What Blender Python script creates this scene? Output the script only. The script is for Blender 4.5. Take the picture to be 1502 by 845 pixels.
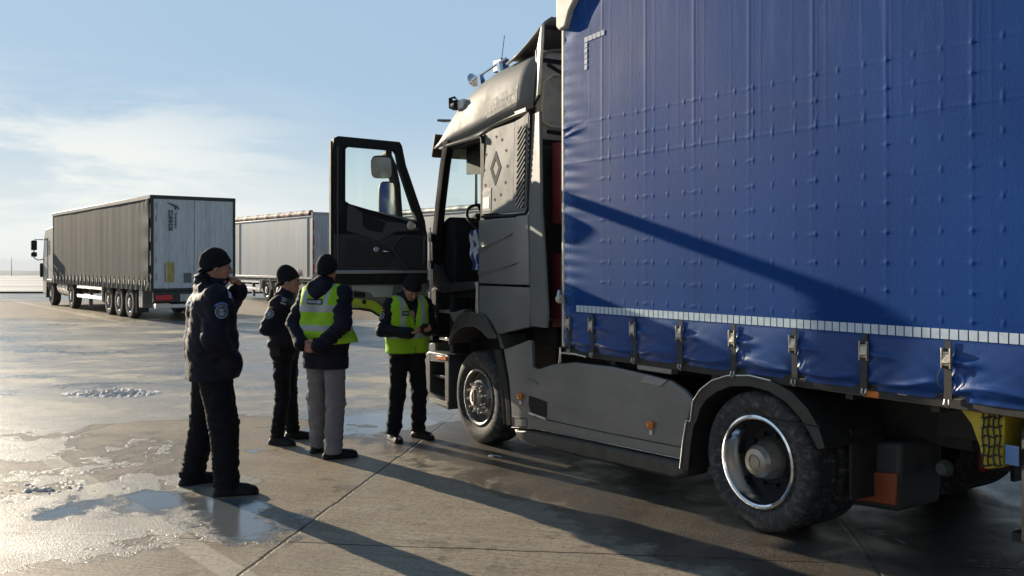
import bpy, bmesh, math, random, time
import numpy as np
from mathutils import Vector, Matrix
from mathutils.bvhtree import BVHTree
T0 = time.time()
for o in list(bpy.data.objects): bpy.data.objects.remove(o, do_unlink=True)
scn = bpy.context.scene
COL = scn.collection
R = math.radians

# ------------------------------------------------------------------ camera, sky, sun, exposure
FPX = 1350.0; CAMH = 1.78; HOR = 385.0
cd = bpy.data.cameras.new('camera'); cam = bpy.data.objects.new('camera', cd); COL.objects.link(cam)
cam.location = (0, 0, CAMH); cam.rotation_euler = (R(90), 0, 0)
cd.sensor_width = 36; cd.lens = 36 * FPX / 1502; cd.shift_y = (HOR - 422.5) / 1502
cd.clip_start = 0.05; cd.clip_end = 12000
scn.camera = cam
SUN_AZ = 44.0; SUN_EL = 15.0            # light travels towards azimuth 38 deg right of straight-back
sl = bpy.data.lights.new('sun', 'SUN'); sl.energy = 5.0; sl.angle = R(0.5); sl.color = (1.0, .86, .66)
so = bpy.data.objects.new('sun', sl); COL.objects.link(so)
sdir = Vector((-math.sin(R(SUN_AZ)) * math.cos(R(SUN_EL)), math.cos(R(SUN_AZ)) * math.cos(R(SUN_EL)), math.sin(R(SUN_EL))))
so.rotation_euler = sdir.to_track_quat('Z', 'Y').to_euler()
scn.view_settings.view_transform = 'Standard'; scn.view_settings.look = 'None'
scn.view_settings.exposure = 0.76; scn.view_settings.gamma = 1
SKY_STRENGTH = 0.071


# ------------------------------------------------------------------ node expression helper
class NT:
    def __init__(s, tree): s.t = tree; s.n = tree.nodes; s.l = tree.links
    def node(s, typ, **kw):
        n = s.n.new(typ)
        for k, v in kw.items(): setattr(n, k, v)
        return n
    def put(s, sock, v):
        if v is None: return
        if isinstance(v, bpy.types.NodeSocket): s.l.new(v, sock)
        else:
            if isinstance(v, (tuple, list)) and len(v) == 3 and sock.type == 'RGBA': v = (*v, 1)
            sock.default_value = v
    def m(s, op, a, b=None, c=None):
        n = s.node('ShaderNodeMath', operation=op)
        s.put(n.inputs[0], a); s.put(n.inputs[1], b); s.put(n.inputs[2], c)
        return n.outputs[0]
    def vm(s, op, a, b=None, out=0):
        n = s.node('ShaderNodeVectorMath', operation=op)
        s.put(n.inputs[0], a); s.put(n.inputs[1], b)
        return n.outputs[out]
    def dot(s, a, b): return s.vm('DOT_PRODUCT', a, b, 1)
    def ss(s, x, a, b):      # smoothstep a..b -> 0..1
        n = s.node('ShaderNodeMapRange', interpolation_type='SMOOTHSTEP')
        s.put(n.inputs[0], x); s.put(n.inputs[1], a); s.put(n.inputs[2], b); n.inputs[3].default_value = 0; n.inputs[4].default_value = 1
        return n.outputs[0]
    def lin(s, x, a, b, c, d):
        n = s.node('ShaderNodeMapRange')
        for i, v in enumerate((x, a, b, c, d)): s.put(n.inputs[i], v)
        return n.outputs[0]
    def noise(s, vec, scale, detail=3, rough=.55, dist=0):
        n = s.node('ShaderNodeTexNoise'); s.put(n.inputs['Vector'], vec)
        n.inputs['Scale'].default_value = scale; n.inputs['Detail'].default_value = detail
        n.inputs['Roughness'].default_value = rough; n.inputs['Distortion'].default_value = dist
        return n.outputs['Fac']
    def vor(s, vec, scale, feature='F1', out='Distance'):
        n = s.node('ShaderNodeTexVoronoi', feature=feature); s.put(n.inputs['Vector'], vec); n.inputs['Scale'].default_value = scale
        return n.outputs[out]
    def mix(s, f, a, b):
        n = s.node('ShaderNodeMix', data_type='RGBA'); s.put(n.inputs[0], f); s.put(n.inputs[6], a); s.put(n.inputs[7], b)
        return n.outputs[2]
    def mixf(s, f, a, b):
        n = s.node('ShaderNodeMix', data_type='FLOAT'); s.put(n.inputs[0], f); s.put(n.inputs[2], a); s.put(n.inputs[3], b)
        return n.outputs[0]
    def scale(s, vec, k):
        n = s.node('ShaderNodeVectorMath', operation='MULTIPLY'); s.put(n.inputs[0], vec); n.inputs[1].default_value = k
        return n.outputs[0]
    def bump(s, h, strength=.5, dist=.01, normal=None):
        n = s.node('ShaderNodeBump'); n.inputs['Strength'].default_value = strength; n.inputs['Distance'].default_value = dist
        s.put(n.inputs['Height'], h)
        if normal is not None: s.put(n.inputs['Normal'], normal)
        return n.outputs[0]
    def sep(s, v):
        n = s.node('ShaderNodeSeparateXYZ'); s.put(n.inputs[0], v); return n.outputs


def newmat(name):
    m = bpy.data.materials.new(name); m.use_nodes = True
    t = NT(m.node_tree); b = m.node_tree.nodes['Principled BSDF']
    return m, t, b


MATS = {}
def mat(name, col, rough=.5, metal=0, spec=.5, var=.25, vscale=3, bump=0, bscale=60, dust=None, dustamt=.3, coat=0, stretch=(1, 1, 1), emis=None, alpha=None, trans=0):
    if name in MATS: return MATS[name]
    m, t, b = newmat(name)
    tc = t.node('ShaderNodeTexCoord').outputs['Object']
    v = t.scale(tc, stretch)
    n = t.noise(v, vscale, 5, .6)
    f = t.lin(n, .3, .7, 1 - var, 1 + var)
    mul = t.node('ShaderNodeVectorMath', operation='SCALE'); mul.inputs[0].default_value = col; t.put(mul.inputs['Scale'], f)
    c = mul.outputs[0]
    if dust is not None:
        n2 = t.noise(v, vscale * 2.7, 6, .65)
        d = t.m('MULTIPLY', t.ss(n2, .35, .75), dustamt)
        c = t.mix(d, c, dust)
        t.put(b.inputs['Roughness'], t.mixf(d, rough, min(1, rough + .35)))
    else:
        t.put(b.inputs['Roughness'], t.lin(n, .3, .7, max(0, rough - .08), min(1, rough + .08)))
    t.put(b.inputs['Base Color'], c)
    b.inputs['Metallic'].default_value = metal
    b.inputs['Specular IOR Level'].default_value = spec
    b.inputs['Coat Weight'].default_value = coat; b.inputs['Coat Roughness'].default_value = .15
    if trans: b.inputs['Transmission Weight'].default_value = trans; b.inputs['IOR'].default_value = 1.05
    if alpha is not None: b.inputs['Alpha'].default_value = alpha
    if emis: b.inputs['Emission Color'].default_value = (*emis, 1); b.inputs['Emission Strength'].default_value = 1
    if bump:
        t.put(b.inputs['Normal'], t.bump(t.noise(v, bscale, 4, .6), bump, .004))
    MATS[name] = m
    return m


# world: Nishita sky, its horizon lowered a little, thin cloud low on the left
w = bpy.data.worlds.new('World'); scn.world = w; w.use_nodes = True
t = NT(w.node_tree); bg = w.node_tree.nodes['Background']
g = t.node('ShaderNodeTexCoord').outputs['Generated']
vec = t.vm('ADD', g, (0, 0, .013))
sky = t.node('ShaderNodeTexSky', sky_type='NISHITA'); sky.sun_disc = False
sky.sun_elevation = R(SUN_EL); sky.sun_rotation = R(-SUN_AZ); sky.altitude = 100; sky.air_density = 1.0; sky.dust_density = 0.5; sky.ozone_density = 1.6
t.put(sky.inputs[0], vec)
xyz = t.sep(g)
el = xyz[2]
cn = t.noise(t.scale(g, (1.5, 1.5, 6.5)), 2.6, 9, .62, .5)
cn2 = t.noise(t.scale(g, (1.5, 1.5, 22)), 2.2, 6, .6)
azx = xyz[0]                              # -.5 at the left edge of the view
band = t.m('MULTIPLY', t.ss(el, .215, .11), t.ss(azx, -.14, -.40))
cl = t.m('MULTIPLY', t.ss(t.m('ADD', t.m('MULTIPLY', cn, .8), t.m('MULTIPLY', cn2, .3)), .43, .62), band)
low = t.m('MULTIPLY', t.ss(el, .15, .0), .6)
cl = t.m('MINIMUM', t.m('ADD', t.m('MULTIPLY', cl, .9), low), 1.0)
raw = t.vm('MULTIPLY', sky.outputs[0], (1.0, 1.0, 1.0))
rawc = t.vm('DIVIDE', t.vm('MULTIPLY', raw, (1.15, 1.2, 1.25)), t.vm('ADD', t.vm('MULTIPLY', raw, (.14, .14, .13)), (1, 1, 1)))
grad = t.mix(t.ss(t.sep(g)[2], .20, -.03), (3.55, 5.15, 6.8), (6.2, 7.0, 7.0))
grad = t.mix(t.ss(t.sep(g)[2], .30, .95), grad, (1.3, 2.3, 3.8))
toward = t.lin(t.dot(g, (-.6, .8, 0)), -1, .6, .26, 1)
gs = t.node('ShaderNodeVectorMath', operation='SCALE'); t.put(gs.inputs[0], grad); t.put(gs.inputs['Scale'], toward)
skyc = t.mix(.78, rawc, gs.outputs[0])
cc = t.mix(cl, skyc, (7.4, 7.7, 7.5))
t.put(bg.inputs[0], cc); bg.inputs[1].default_value = SKY_STRENGTH

# ------------------------------------------------------------------ mesh helpers
class MB:
    def __init__(s): s.v = []; s.f = []; s.mi = []
    def add(s, V, Fc, mi=0):
        k = len(s.v); s.v += [tuple(p) for p in V]; s.f += [tuple(i + k for i in f) for f in Fc]; s.mi += [mi] * len(Fc); return s
    def box(s, x0, x1, y0, y1, z0, z1, mi=0):
        V = [(x0, y0, z0), (x1, y0, z0), (x1, y1, z0), (x0, y1, z0), (x0, y0, z1), (x1, y0, z1), (x1, y1, z1), (x0, y1, z1)]
        return s.add(V, [(0, 3, 2, 1), (4, 5, 6, 7), (0, 1, 5, 4), (1, 2, 6, 5), (2, 3, 7, 6), (3, 0, 4, 7)], mi)
    def obox(s, c, ax, ay, az, mi=0):      # oriented box: centre and three half-axis vectors
        c, ax, ay, az = map(Vector, (c, ax, ay, az)); V = []
        for k in (-1, 1):
            for i, j in ((-1, -1), (1, -1), (1, 1), (-1, 1)): V.append(c + ax * i + ay * j + az * k)
        return s.add(V, [(0, 3, 2, 1), (4, 5, 6, 7), (0, 1, 5, 4), (1, 2, 6, 5), (2, 3, 7, 6), (3, 0, 4, 7)], mi)
    def prism(s, pts, y0, y1, ax='xz', mi=0):   # polygon in x-z plane extruded along y (or other planes)
        n = len(pts)
        def P(p, d):
            return {'xz': (p[0], d, p[1]), 'yz': (d, p[0], p[1]), 'xy': (p[0], p[1], d)}[ax]
        V = [P(p, y0) for p in pts] + [P(p, y1) for p in pts]
        Fc = [tuple(range(n)), tuple(range(2 * n - 1, n - 1, -1))] + [((i + 1) % n, i, n + i, n + (i + 1) % n) for i in range(n)]
        return s.add(V, Fc, mi)
    def tube(s, pts, r, n=8, mi=0, caps=True):
        pts = [Vector(p) for p in pts]; rs = r if isinstance(r, (list, tuple)) else [r] * len(pts)
        V = []; up = None
        for i, p in enumerate(pts):
            d = (pts[min(i + 1, len(pts) - 1)] - pts[max(i - 1, 0)]).normalized()
            if up is None: up = d.orthogonal().normalized()
            up = (up - d * up.dot(d)).normalized(); sd = d.cross(up)
            for k in range(n):
                a = 2 * math.pi * k / n; V.append(p + (up * math.cos(a) + sd * math.sin(a)) * rs[i])
        Fc = []
        for i in range(len(pts) - 1):
            for k in range(n):
                Fc.append((i * n + k, i * n + (k + 1) % n, (i + 1) * n + (k + 1) % n, (i + 1) * n + k))
        if caps: Fc += [tuple(range(n - 1, -1, -1)), tuple(range((len(pts) - 1) * n, len(pts) * n))]
        return s.add(V, Fc, mi)
    def cyl(s, a, b, r, r2=None, n=24, mi=0): return s.tube([a, b], [r, r if r2 is None else r2], n, mi)
    def lathe(s, prof, c, axis='y', n=48, mi=0, sgn=1):   # prof list of (radius, offset along axis)
        V = []
        for r, d in prof:
            for k in range(n):
                a = 2 * math.pi * k / n
                if axis == 'y': V.append((c[0] + r * math.cos(a), c[1] + d * sgn, c[2] + r * math.sin(a)))
                elif axis == 'z': V.append((c[0] + r * math.cos(a), c[1] + r * math.sin(a), c[2] + d))
                else: V.append((c[0] + d, c[1] + r * math.cos(a), c[2] + r * math.sin(a)))
        Fc = []
        for i in range(len(prof) - 1):
            for k in range(n): Fc.append((i * n + k, (i + 1) * n + k, (i + 1) * n + (k + 1) % n, i * n + (k + 1) % n))
        return s.add(V, Fc, mi)
    def loft(s, secs, closed=False, mi=0, caps=False):
        n = len(secs[0]); V = [p for q in secs for p in q]; Fc = []
        for i in range(len(secs) - 1):
            for k in range(n if closed else n - 1):
                Fc.append((i * n + k, i * n + (k + 1) % n, (i + 1) * n + (k + 1) % n, (i + 1) * n + k))
        if caps: Fc += [tuple(range(n - 1, -1, -1)), tuple(range((len(secs) - 1) * n, len(secs) * n))]
        return s.add(V, Fc, mi)
    def sphere(s, c, r, n=14, m=8, mi=0):
        r = r if isinstance(r, (tuple, list)) else (r, r, r); V = [(c[0], c[1], c[2] - r[2])]; Fc = []
        for i in range(1, m):
            th = math.pi * i / m
            for k in range(n):
                a = 2 * math.pi * k / n; V.append((c[0] + r[0] * math.sin(th) * math.cos(a), c[1] + r[1] * math.sin(th) * math.sin(a), c[2] - r[2] * math.cos(th)))
        V.append((c[0], c[1], c[2] + r[2])); L = len(V) - 1
        for k in range(n):
            Fc.append((0, 1 + (k + 1) % n, 1 + k)); Fc.append((L, L - n + k, L - n + (k + 1) % n))
        for i in range(m - 2):
            for k in range(n): Fc.append((1 + i * n + k, 1 + i * n + (k + 1) % n, 1 + (i + 1) * n + (k + 1) % n, 1 + (i + 1) * n + k))
        return s.add(V, Fc, mi)
    def build(s, name, material, parent=None, bevel=0, angle=35, solid=0, seg=2, fix=True, smooth=True):
        me = bpy.data.meshes.new(name); me.from_pydata(s.v, [], s.f)
        mats = material if isinstance(material, (list, tuple)) else [material]
        for m in mats: me.materials.append(m)
        if len(mats) > 1: me.polygons.foreach_set('material_index', s.mi)
        if fix:
            bm = bmesh.new(); bm.from_mesh(me); bmesh.ops.recalc_face_normals(bm, faces=bm.faces); bm.to_mesh(me); bm.free()
        if smooth:
            me.polygons.foreach_set('use_smooth', [True] * len(me.polygons)); me.set_sharp_from_angle(angle=R(angle))
        o = bpy.data.objects.new(name, me); COL.objects.link(o)
        if parent: o.parent = parent
        if solid:
            md = o.modifiers.new('solid', 'SOLIDIFY'); md.thickness = solid; md.offset = 0
        if bevel:
            md = o.modifiers.new('bevel', 'BEVEL'); md.width = bevel; md.segments = seg; md.limit_method = 'ANGLE'; md.angle_limit = R(30); md.harden_normals = False
        return o


def empty(name, loc, rz=0):
    o = bpy.data.objects.new(name, None); COL.objects.link(o); o.location = loc; o.rotation_euler = (0, 0, rz); o.empty_display_size = .2
    return o
def tag(o, label=None, cat=None, group=None, kind=None):
    if label: o['label'] = label
    if cat: o['category'] = cat
    if group: o['group'] = group
    if kind: o['kind'] = kind
    return o
def copy_tree(o, parent=None):
    c = o.copy(); COL.objects.link(c)
    if parent: c.parent = parent
    for ch in list(o.children): copy_tree(ch, c)
    return c
def ground(px, py):
    Z = CAMH * FPX / (py - HOR); return Vector(((px - 751) / FPX * Z, Z, 0))
def text_mesh(body, size, bold=0.0, spacing=1.0):
    cu = bpy.data.curves.new('lettering', 'FONT'); cu.body = body; cu.size = size; cu.align_x = 'CENTER'; cu.align_y = 'CENTER'
    cu.offset = bold; cu.space_character = spacing; cu.resolution_u = 2
    o = bpy.data.objects.new('lettering', cu); COL.objects.link(o)
    dg = bpy.context.evaluated_depsgraph_get(); dg.update()
    me = o.evaluated_get(dg).to_mesh(); V = [tuple(v.co) for v in me.vertices]; Fc = [tuple(p.vertices) for p in me.polygons]
    o.evaluated_get(dg).to_mesh_clear(); bpy.data.objects.remove(o); bpy.data.curves.remove(cu)
    return V, Fc
def text_on(body, size, org, ex, ey, name, material, parent, bold=0.0, spacing=1.0, th=.0015, mirror=False):
    V, Fc = text_mesh(body, size, bold, spacing); org, ex, ey = Vector(org), Vector(ex), Vector(ey)
    mb = MB(); mb.add([org + ex * v[0] + ey * v[1] for v in V], Fc)
    return mb.build(name, material, parent, smooth=False)

# ------------------------------------------------------------------ materials
RUB = mat('rubber', (.022, .022, .023), .75, var=.35, vscale=6, bump=.4, bscale=40, dust=(.11, .105, .1), dustamt=.45)
BLK = mat('black_plastic', (.010, .010, .012), .6, spec=.22, var=.3, dust=(.06, .055, .05), dustamt=.25)
CHAS = mat('chassis_black', (.014, .013, .013), .6, var=.4, vscale=4, dust=(.07, .06, .05), dustamt=.4)
PAINT = mat('bronze_grey_paint', (.150, .151, .149), .54, metal=.0, spec=.22, var=.12, vscale=1.6, dust=(.235, .225, .205), dustamt=.35, stretch=(1, 1, .6), bump=.05, bscale=90)
CREAM = mat('pale_fairing_paint', (.62, .59, .50), .45, var=.08, dust=(.4, .36, .3), dustamt=.2)
SKIRT = mat('dark_grey_skirt_paint', (.185, .178, .166), .38, coat=.6, spec=.4, var=.2, vscale=2, dust=(.19, .165, .13), dustamt=.5, stretch=(1, 1, 2))
CABIN = mat('cabin_plastic', (.011, .011, .014), .7, spec=.15, var=.2, bump=.1, bscale=200)
DOORIN = mat('door_trim_plastic', (.036, .038, .048), .7, var=.15, bump=.15, bscale=250)
DOORIN2 = mat('door_trim_grey', (.05, .05, .056), .6, var=.12)
ALU = mat('brushed_aluminium', (.62, .62, .62), .3, metal=1, var=.1, dust=(.3, .27, .22), dustamt=.3)
STEEL = mat('zinc_steel', (.45, .44, .42), .4, metal=.9, var=.25, vscale=20)
POLISH = mat('polished_alloy', (.80, .81, .83), .12, metal=1, var=.06, vscale=8)
RIM = mat('dusty_alloy_rim', (.30, .29, .28), .4, metal=.8, var=.25, vscale=9, dust=(.12, .11, .1), dustamt=.5)
HUBM = mat('hub_cap_metal', (.36, .33, .29), .35, metal=.8, var=.2, vscale=12)
WHITE = mat('white_paint', (.72, .72, .70), .45, var=.08, dust=(.4, .38, .34), dustamt=.3)
ORANGE = mat('orange_lens', (.75, .20, .03), .25, var=.1)
REDL = mat('red_lens', (.6, .02, .03), .25, var=.1)
REDP = mat('dark_red_paint', (.16, .012, .018), .5, var=.3, dust=(.08, .03, .03), dustamt=.3)
YEL = mat('yellow_plastic', (.62, .48, .03), .5, var=.2, dust=(.2, .16, .06), dustamt=.4)
YPL = mat('yellow_plate', (.65, .42, .04), .5, var=.1)
STRAP = mat('strap_webbing', (.055, .052, .048), .85, var=.3, vscale=30, bump=.4, bscale=300)
BUCK = mat('buckle_metal', (.5, .44, .36), .45, metal=.7, var=.3, vscale=40)
GLASSM = bpy.data.materials.new('window_glass'); GLASSM.use_nodes = True
t = NT(GLASSM.node_tree); b = GLASSM.node_tree.nodes['Principled BSDF']
tb = t.node('ShaderNodeBsdfTransparent'); tb.inputs[0].default_value = (.88, .95, .92, 1)
gb = t.node('ShaderNodeBsdfGlossy'); gb.inputs['Roughness'].default_value = .03
ms = t.node('ShaderNodeMixShader'); fr = t.node('ShaderNodeFresnel'); fr.inputs[0].default_value = 1.45
t.put(ms.inputs[0], t.m('MULTIPLY', fr.outputs[0], .6)); t.put(ms.inputs[1], tb.outputs[0]); t.put(ms.inputs[2], gb.outputs[0])
t.put(GLASSM.node_tree.nodes['Material Output'].inputs[0], ms.outputs[0])
MIRR = mat('mirror_glass', (.45, .50, .58), .04, metal=1, var=0)

# ------------------------------------------------------------------ ground, field, far hills
m, t, b = newmat('concrete_yard')
P = t.node('ShaderNodeNewGeometry').outputs['Position']; px_, py_, pz_ = t.sep(P)
flat = t.vm('MULTIPLY', P, (1, 1, 0))
n_big = t.noise(flat, .55, 6, .62, .3)
n_mid = t.noise(flat, 2.3, 6, .62, .4)
n_fin = t.noise(flat, 26, 4, .65)
n_grit = t.noise(flat, 150, 3, .7)
# stretched streaks across the slabs (broom finish) and tyre polish
dirv = (.96, -.28, 0)
sa = t.dot(P, (.28, .96, 0)); sb = t.dot(P, (.96, -.28, 0))
cmb = t.node('ShaderNodeCombineXYZ'); t.put(cmb.inputs[0], t.m('MULTIPLY', sa, 42)); t.put(cmb.inputs[1], t.m('MULTIPLY', sb, 1.6))
n_broom = t.noise(cmb.outputs[0], 1.0, 3, .6)
# joints
wob = t.m('MULTIPLY', t.m('SUBTRACT', t.noise(flat, 1.7, 4, .6), .5), .07)
ja = t.m('ADD', t.dot(t.vm('SUBTRACT', P, (-1.164, 7.63, 0)), (.987, -.161, 0)), wob)
jb = t.m('ADD', t.dot(t.vm('SUBTRACT', P, (-1.082, 5.818, 0)), (.12, .993, 0)), wob)
def modline(x, per, wdt):
    q = t.m('ABSOLUTE', t.m('SUBTRACT', t.m('FRACT', t.m('ADD', t.m('DIVIDE', x, per), .5)), .5))
    return t.ss(t.m('MULTIPLY', q, per), wdt, wdt * .45)
joint = t.m('MAXIMUM', modline(ja, 3.6, .016), modline(jb, 5.0, .011))
jwide = t.m('MAXIMUM', modline(ja, 3.6, .12), modline(jb, 5.0, .08))
# saw-cut secondary crack
# where snow melt lies
nzc = t.node('ShaderNodeTexNoise'); t.put(nzc.inputs['Vector'], flat); nzc.inputs['Scale'].default_value = 1.6; nzc.inputs['Detail'].default_value = 6; nzc.inputs['Roughness'].default_value = .65
PW_ = t.vm('ADD', P, t.vm('MULTIPLY', t.vm('SUBTRACT', nzc.outputs['Color'], (.5, .5, .5)), (2.2, 1.6, 0)))
def ell(cx, cy, rx, ry, rot=0):
    c, s = math.cos(rot), math.sin(rot)
    d = t.vm('SUBTRACT', PW_, (cx, cy, 0))
    u = t.m('DIVIDE', t.dot(d, (c, s, 0)), rx); v = t.m('DIVIDE', t.dot(d, (-s, c, 0)), ry)
    return t.ss(t.m('SQRT', t.m('ADD', t.m('MULTIPLY', u, u), t.m('MULTIPLY', v, v))), 1.25, .55)
edge = t.m('ADD', 9.6, t.m('MULTIPLY', t.ss(px_, -5.2, -3.2), .9))
edge = t.m('SUBTRACT', edge, t.m('MULTIPLY', t.ss(px_, -2.2, -1.6), .3))
back = t.ss(py_, t.m('SUBTRACT', edge, .25), t.m('ADD', edge, .6))
far_dry = t.m('MULTIPLY', t.ss(py_, 25, 31), t.ss(py_, 46, 40))
left = t.ss(px_, -2.3, -3.1)
bias = t.m('ADD', t.m('MULTIPLY', back, .34), t.m('MULTIPLY', t.m('MULTIPLY', left, t.ss(py_, 10.2, 9.3)), .105))
bias = t.m('SUBTRACT', bias, t.m('MULTIPLY', far_dry, .36))
for e in [ell(-2.95, 6.75, .62, .62), ell(-2.1, 6.35, .7, .5, -.5), ell(-3.2, 5.9, .8, .5), ell(-2.4, 7.4, .35, .3), ell(-5.4, 8.6, 1.2, .5, .2)]:
    bias = t.m('ADD', bias, t.m('MULTIPLY', e, .22))
puddle = t.m('MAXIMUM', ell(-1.55, 10.3, 1.0, 1.0), t.m('MAXIMUM', ell(-2.75, 6.8, .5, .38), ell(-1.95, 6.45, .75, .3, -.9)))
puddle = t.m('MAXIMUM', puddle, ell(-2.35, 8.6, .22, .14))
for e in [ell(-4.0, 11.0, .9, .4, .1), ell(-4.6, 7.2, .5, .22), ell(-3.9, 10.1, .9, .3)]:
    bias = t.m('SUBTRACT', bias, t.m('MULTIPLY', e, .12))
fice = t.m('ADD', t.m('ADD', t.m('MULTIPLY', n_big, .40), t.m('MULTIPLY', n_mid, .50)), t.m('ADD', bias, t.m('MULTIPLY', t.noise(flat, 9, 5, .65), .17)))
fice = t.m('ADD', fice, t.m('MULTIPLY', puddle, .16))
ice = t.ss(fice, .655, .68)
icehard = t.ss(fice, .70, .95)
wetrim = t.ss(fice, .56, .66)
# dark oily strip along the lorry
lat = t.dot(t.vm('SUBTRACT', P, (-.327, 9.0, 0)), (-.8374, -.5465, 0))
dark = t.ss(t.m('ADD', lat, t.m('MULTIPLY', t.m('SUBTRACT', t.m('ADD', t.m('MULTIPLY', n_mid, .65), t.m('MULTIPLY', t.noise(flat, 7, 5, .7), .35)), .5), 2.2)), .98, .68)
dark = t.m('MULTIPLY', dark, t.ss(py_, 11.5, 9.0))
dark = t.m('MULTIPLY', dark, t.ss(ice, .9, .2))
# colours
dry = t.mix(t.ss(n_mid, .3, .7), (.215, .158, .098), (.30, .235, .158))
dry = t.mix(t.m('MULTIPLY', t.ss(px_, -2.6, -.6), .8), dry, t.mix(t.ss(n_mid, .3, .7), (.31, .265, .20), (.42, .37, .29)))
dry = t.mix(t.m('MULTIPLY', t.ss(n_fin, .46, .70), .65), dry, (.13, .10, .07))
n_sp = t.noise(flat, 75, 3, .75)
dry = t.mix(t.m('MULTIPLY', t.ss(n_sp, .52, .66), .6), dry, (.11, .088, .065))
dry = t.mix(t.m('MULTIPLY', t.ss(n_sp, .46, .36), .5), dry, (.50, .43, .34))
cmb2 = t.node('ShaderNodeCombineXYZ'); t.put(cmb2.inputs[0], t.m('MULTIPLY', sa, 1.1)); t.put(cmb2.inputs[1], t.m('MULTIPLY', sb, 26)); n_scr = t.noise(cmb2.outputs[0], 1.0, 4, .7)
dry = t.mix(t.m('MULTIPLY', t.ss(n_scr, .60, .68), .35), dry, (.48, .42, .34))
dry = t.mix(t.m('MULTIPLY', t.ss(n_broom, .48, .62), .5), dry, (.20, .148, .095))
stain = t.ss(t.noise(flat, 5.5, 3, .5), .64, .74)
dry = t.mix(t.m('MULTIPLY', stain, .5), dry, (.07, .055, .045))
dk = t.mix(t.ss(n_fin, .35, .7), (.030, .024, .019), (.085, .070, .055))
c = t.mix(t.m('MULTIPLY', wetrim, .55), dry, (.10, .075, .05))
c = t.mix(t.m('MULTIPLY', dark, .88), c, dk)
c = t.mix(t.m('MULTIPLY', t.m('MULTIPLY', t.ss(lat, .1, -.5), t.ss(py_, 11.5, 9.5)), .75), c, (.016, .014, .012))  # ground under the lorry painted darker to deepen its shade
frost = t.mix(t.ss(n_fin, .35, .65), (.24, .235, .225), (.42, .40, .365))
frost = t.mix(t.m('MULTIPLY', t.ss(n_mid, .40, .62), .55), frost, (.17, .165, .155))
frost = t.mix(t.m('MULTIPLY', t.ss(t.m('ADD', t.m('MULTIPLY', n_grit, .6), t.m('MULTIPLY', t.noise(flat, 45, 3, .7), .4)), .47, .56), .65), frost, (.15, .125, .095))
frost = t.mix(t.m('MULTIPLY', puddle, .9), frost, (.10, .115, .13))
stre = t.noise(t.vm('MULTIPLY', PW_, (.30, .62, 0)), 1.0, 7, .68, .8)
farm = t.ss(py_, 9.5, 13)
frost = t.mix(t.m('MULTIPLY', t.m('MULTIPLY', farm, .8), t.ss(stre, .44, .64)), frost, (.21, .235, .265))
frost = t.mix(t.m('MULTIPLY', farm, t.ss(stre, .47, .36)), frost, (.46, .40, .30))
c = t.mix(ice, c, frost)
# painted bay stripe, worn
sd_ = t.dot(t.vm('SUBTRACT', P, (-2.99, 6.925, 0)), (.763, .646, 0))
stripe = t.m('MULTIPLY', t.ss(t.m('ABSOLUTE', sd_), .095, .075), t.ss(py_, 9.3, 8.9))
sd2 = t.dot(t.vm('SUBTRACT', P, (-13.6, 30.0, 0)), (.80, .60, 0))
stripe2 = t.m('MULTIPLY', t.ss(t.m('ABSOLUTE', sd2), .16, .12), t.m('MULTIPLY', t.ss(py_, 27, 28), t.ss(px_, -11.5, -12)))
worn = t.m('MULTIPLY', t.m('MAXIMUM', stripe, stripe2), t.lin(n_fin, .35, .65, .8, .35))
c = t.mix(t.m('MULTIPLY', worn, t.m('SUBTRACT', 1.0, t.m('MULTIPLY', ice, .5))), c, (.50, .44, .34))
jshow = t.m('MULTIPLY', joint, t.m('SUBTRACT', 1.0, t.m('MULTIPLY', ice, .75)))
c = t.mix(t.m('MULTIPLY', jshow, .9), c, (.015, .013, .012))
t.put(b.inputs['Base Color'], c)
r = t.mixf(n_mid, .42, .62)
r = t.mixf(t.m('MULTIPLY', wetrim, .8), r, .34)
r = t.mixf(dark, r, t.lin(n_mid, .4, .65, .3, .55))
r = t.mixf(ice, r, t.mixf(farm, t.lin(n_mid, .35, .65, .30, .50), t.lin(stre, .38, .62, .55, .22)))
r = t.mixf(t.m('MULTIPLY', puddle, ice), r, .10)
t.put(b.inputs['Roughness'], r)
t.put(b.inputs['Specular IOR Level'], t.mixf(t.m('MAXIMUM', t.m('MULTIPLY', puddle, ice), t.m('MULTIPLY', dark, .6)), .26, .5))
grain = t.m('ADD', t.m('MULTIPLY', n_fin, .55), t.m('MULTIPLY', n_grit, .45))
clod = t.noise(flat, 60, 3, .7)
h_dry = t.m('ADD', t.m('MULTIPLY', grain, .0065), t.m('MULTIPLY', n_broom, .006))
h_dry = t.mixf(dark, h_dry, t.m('MULTIPLY', t.m('ADD', grain, clod), .009))
h_ice = t.m('ADD', t.m('MULTIPLY', clod, .008), t.m('MULTIPLY', n_grit, .004))
h_ice = t.mixf(t.m('MULTIPLY', puddle, .93), h_ice, .0)
h = t.mixf(ice, h_dry, h_ice)
h = t.m('ADD', h, t.m('MULTIPLY', ice, .004))
h = t.m('SUBTRACT', h, t.m('MULTIPLY', jshow, .012))
bn = t.node('ShaderNodeBump'); bn.inputs['Strength'].default_value = .85; bn.inputs['Distance'].default_value = 1.0; t.put(bn.inputs['Height'], h)
t.put(b.inputs['Normal'], bn.outputs[0])
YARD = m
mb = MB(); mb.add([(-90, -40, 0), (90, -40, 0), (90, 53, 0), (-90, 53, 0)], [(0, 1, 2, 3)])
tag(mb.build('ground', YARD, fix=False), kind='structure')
# low concrete kerb along the yard's far edge
KERB = mat('kerb_concrete', (.05, .05, .052), .8, var=.3)
mb = MB(); mb.box(-90, 90, 53, 53.5, -.3, .10)
tag(mb.build('kerb', KERB, bevel=.02), kind='structure')
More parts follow.
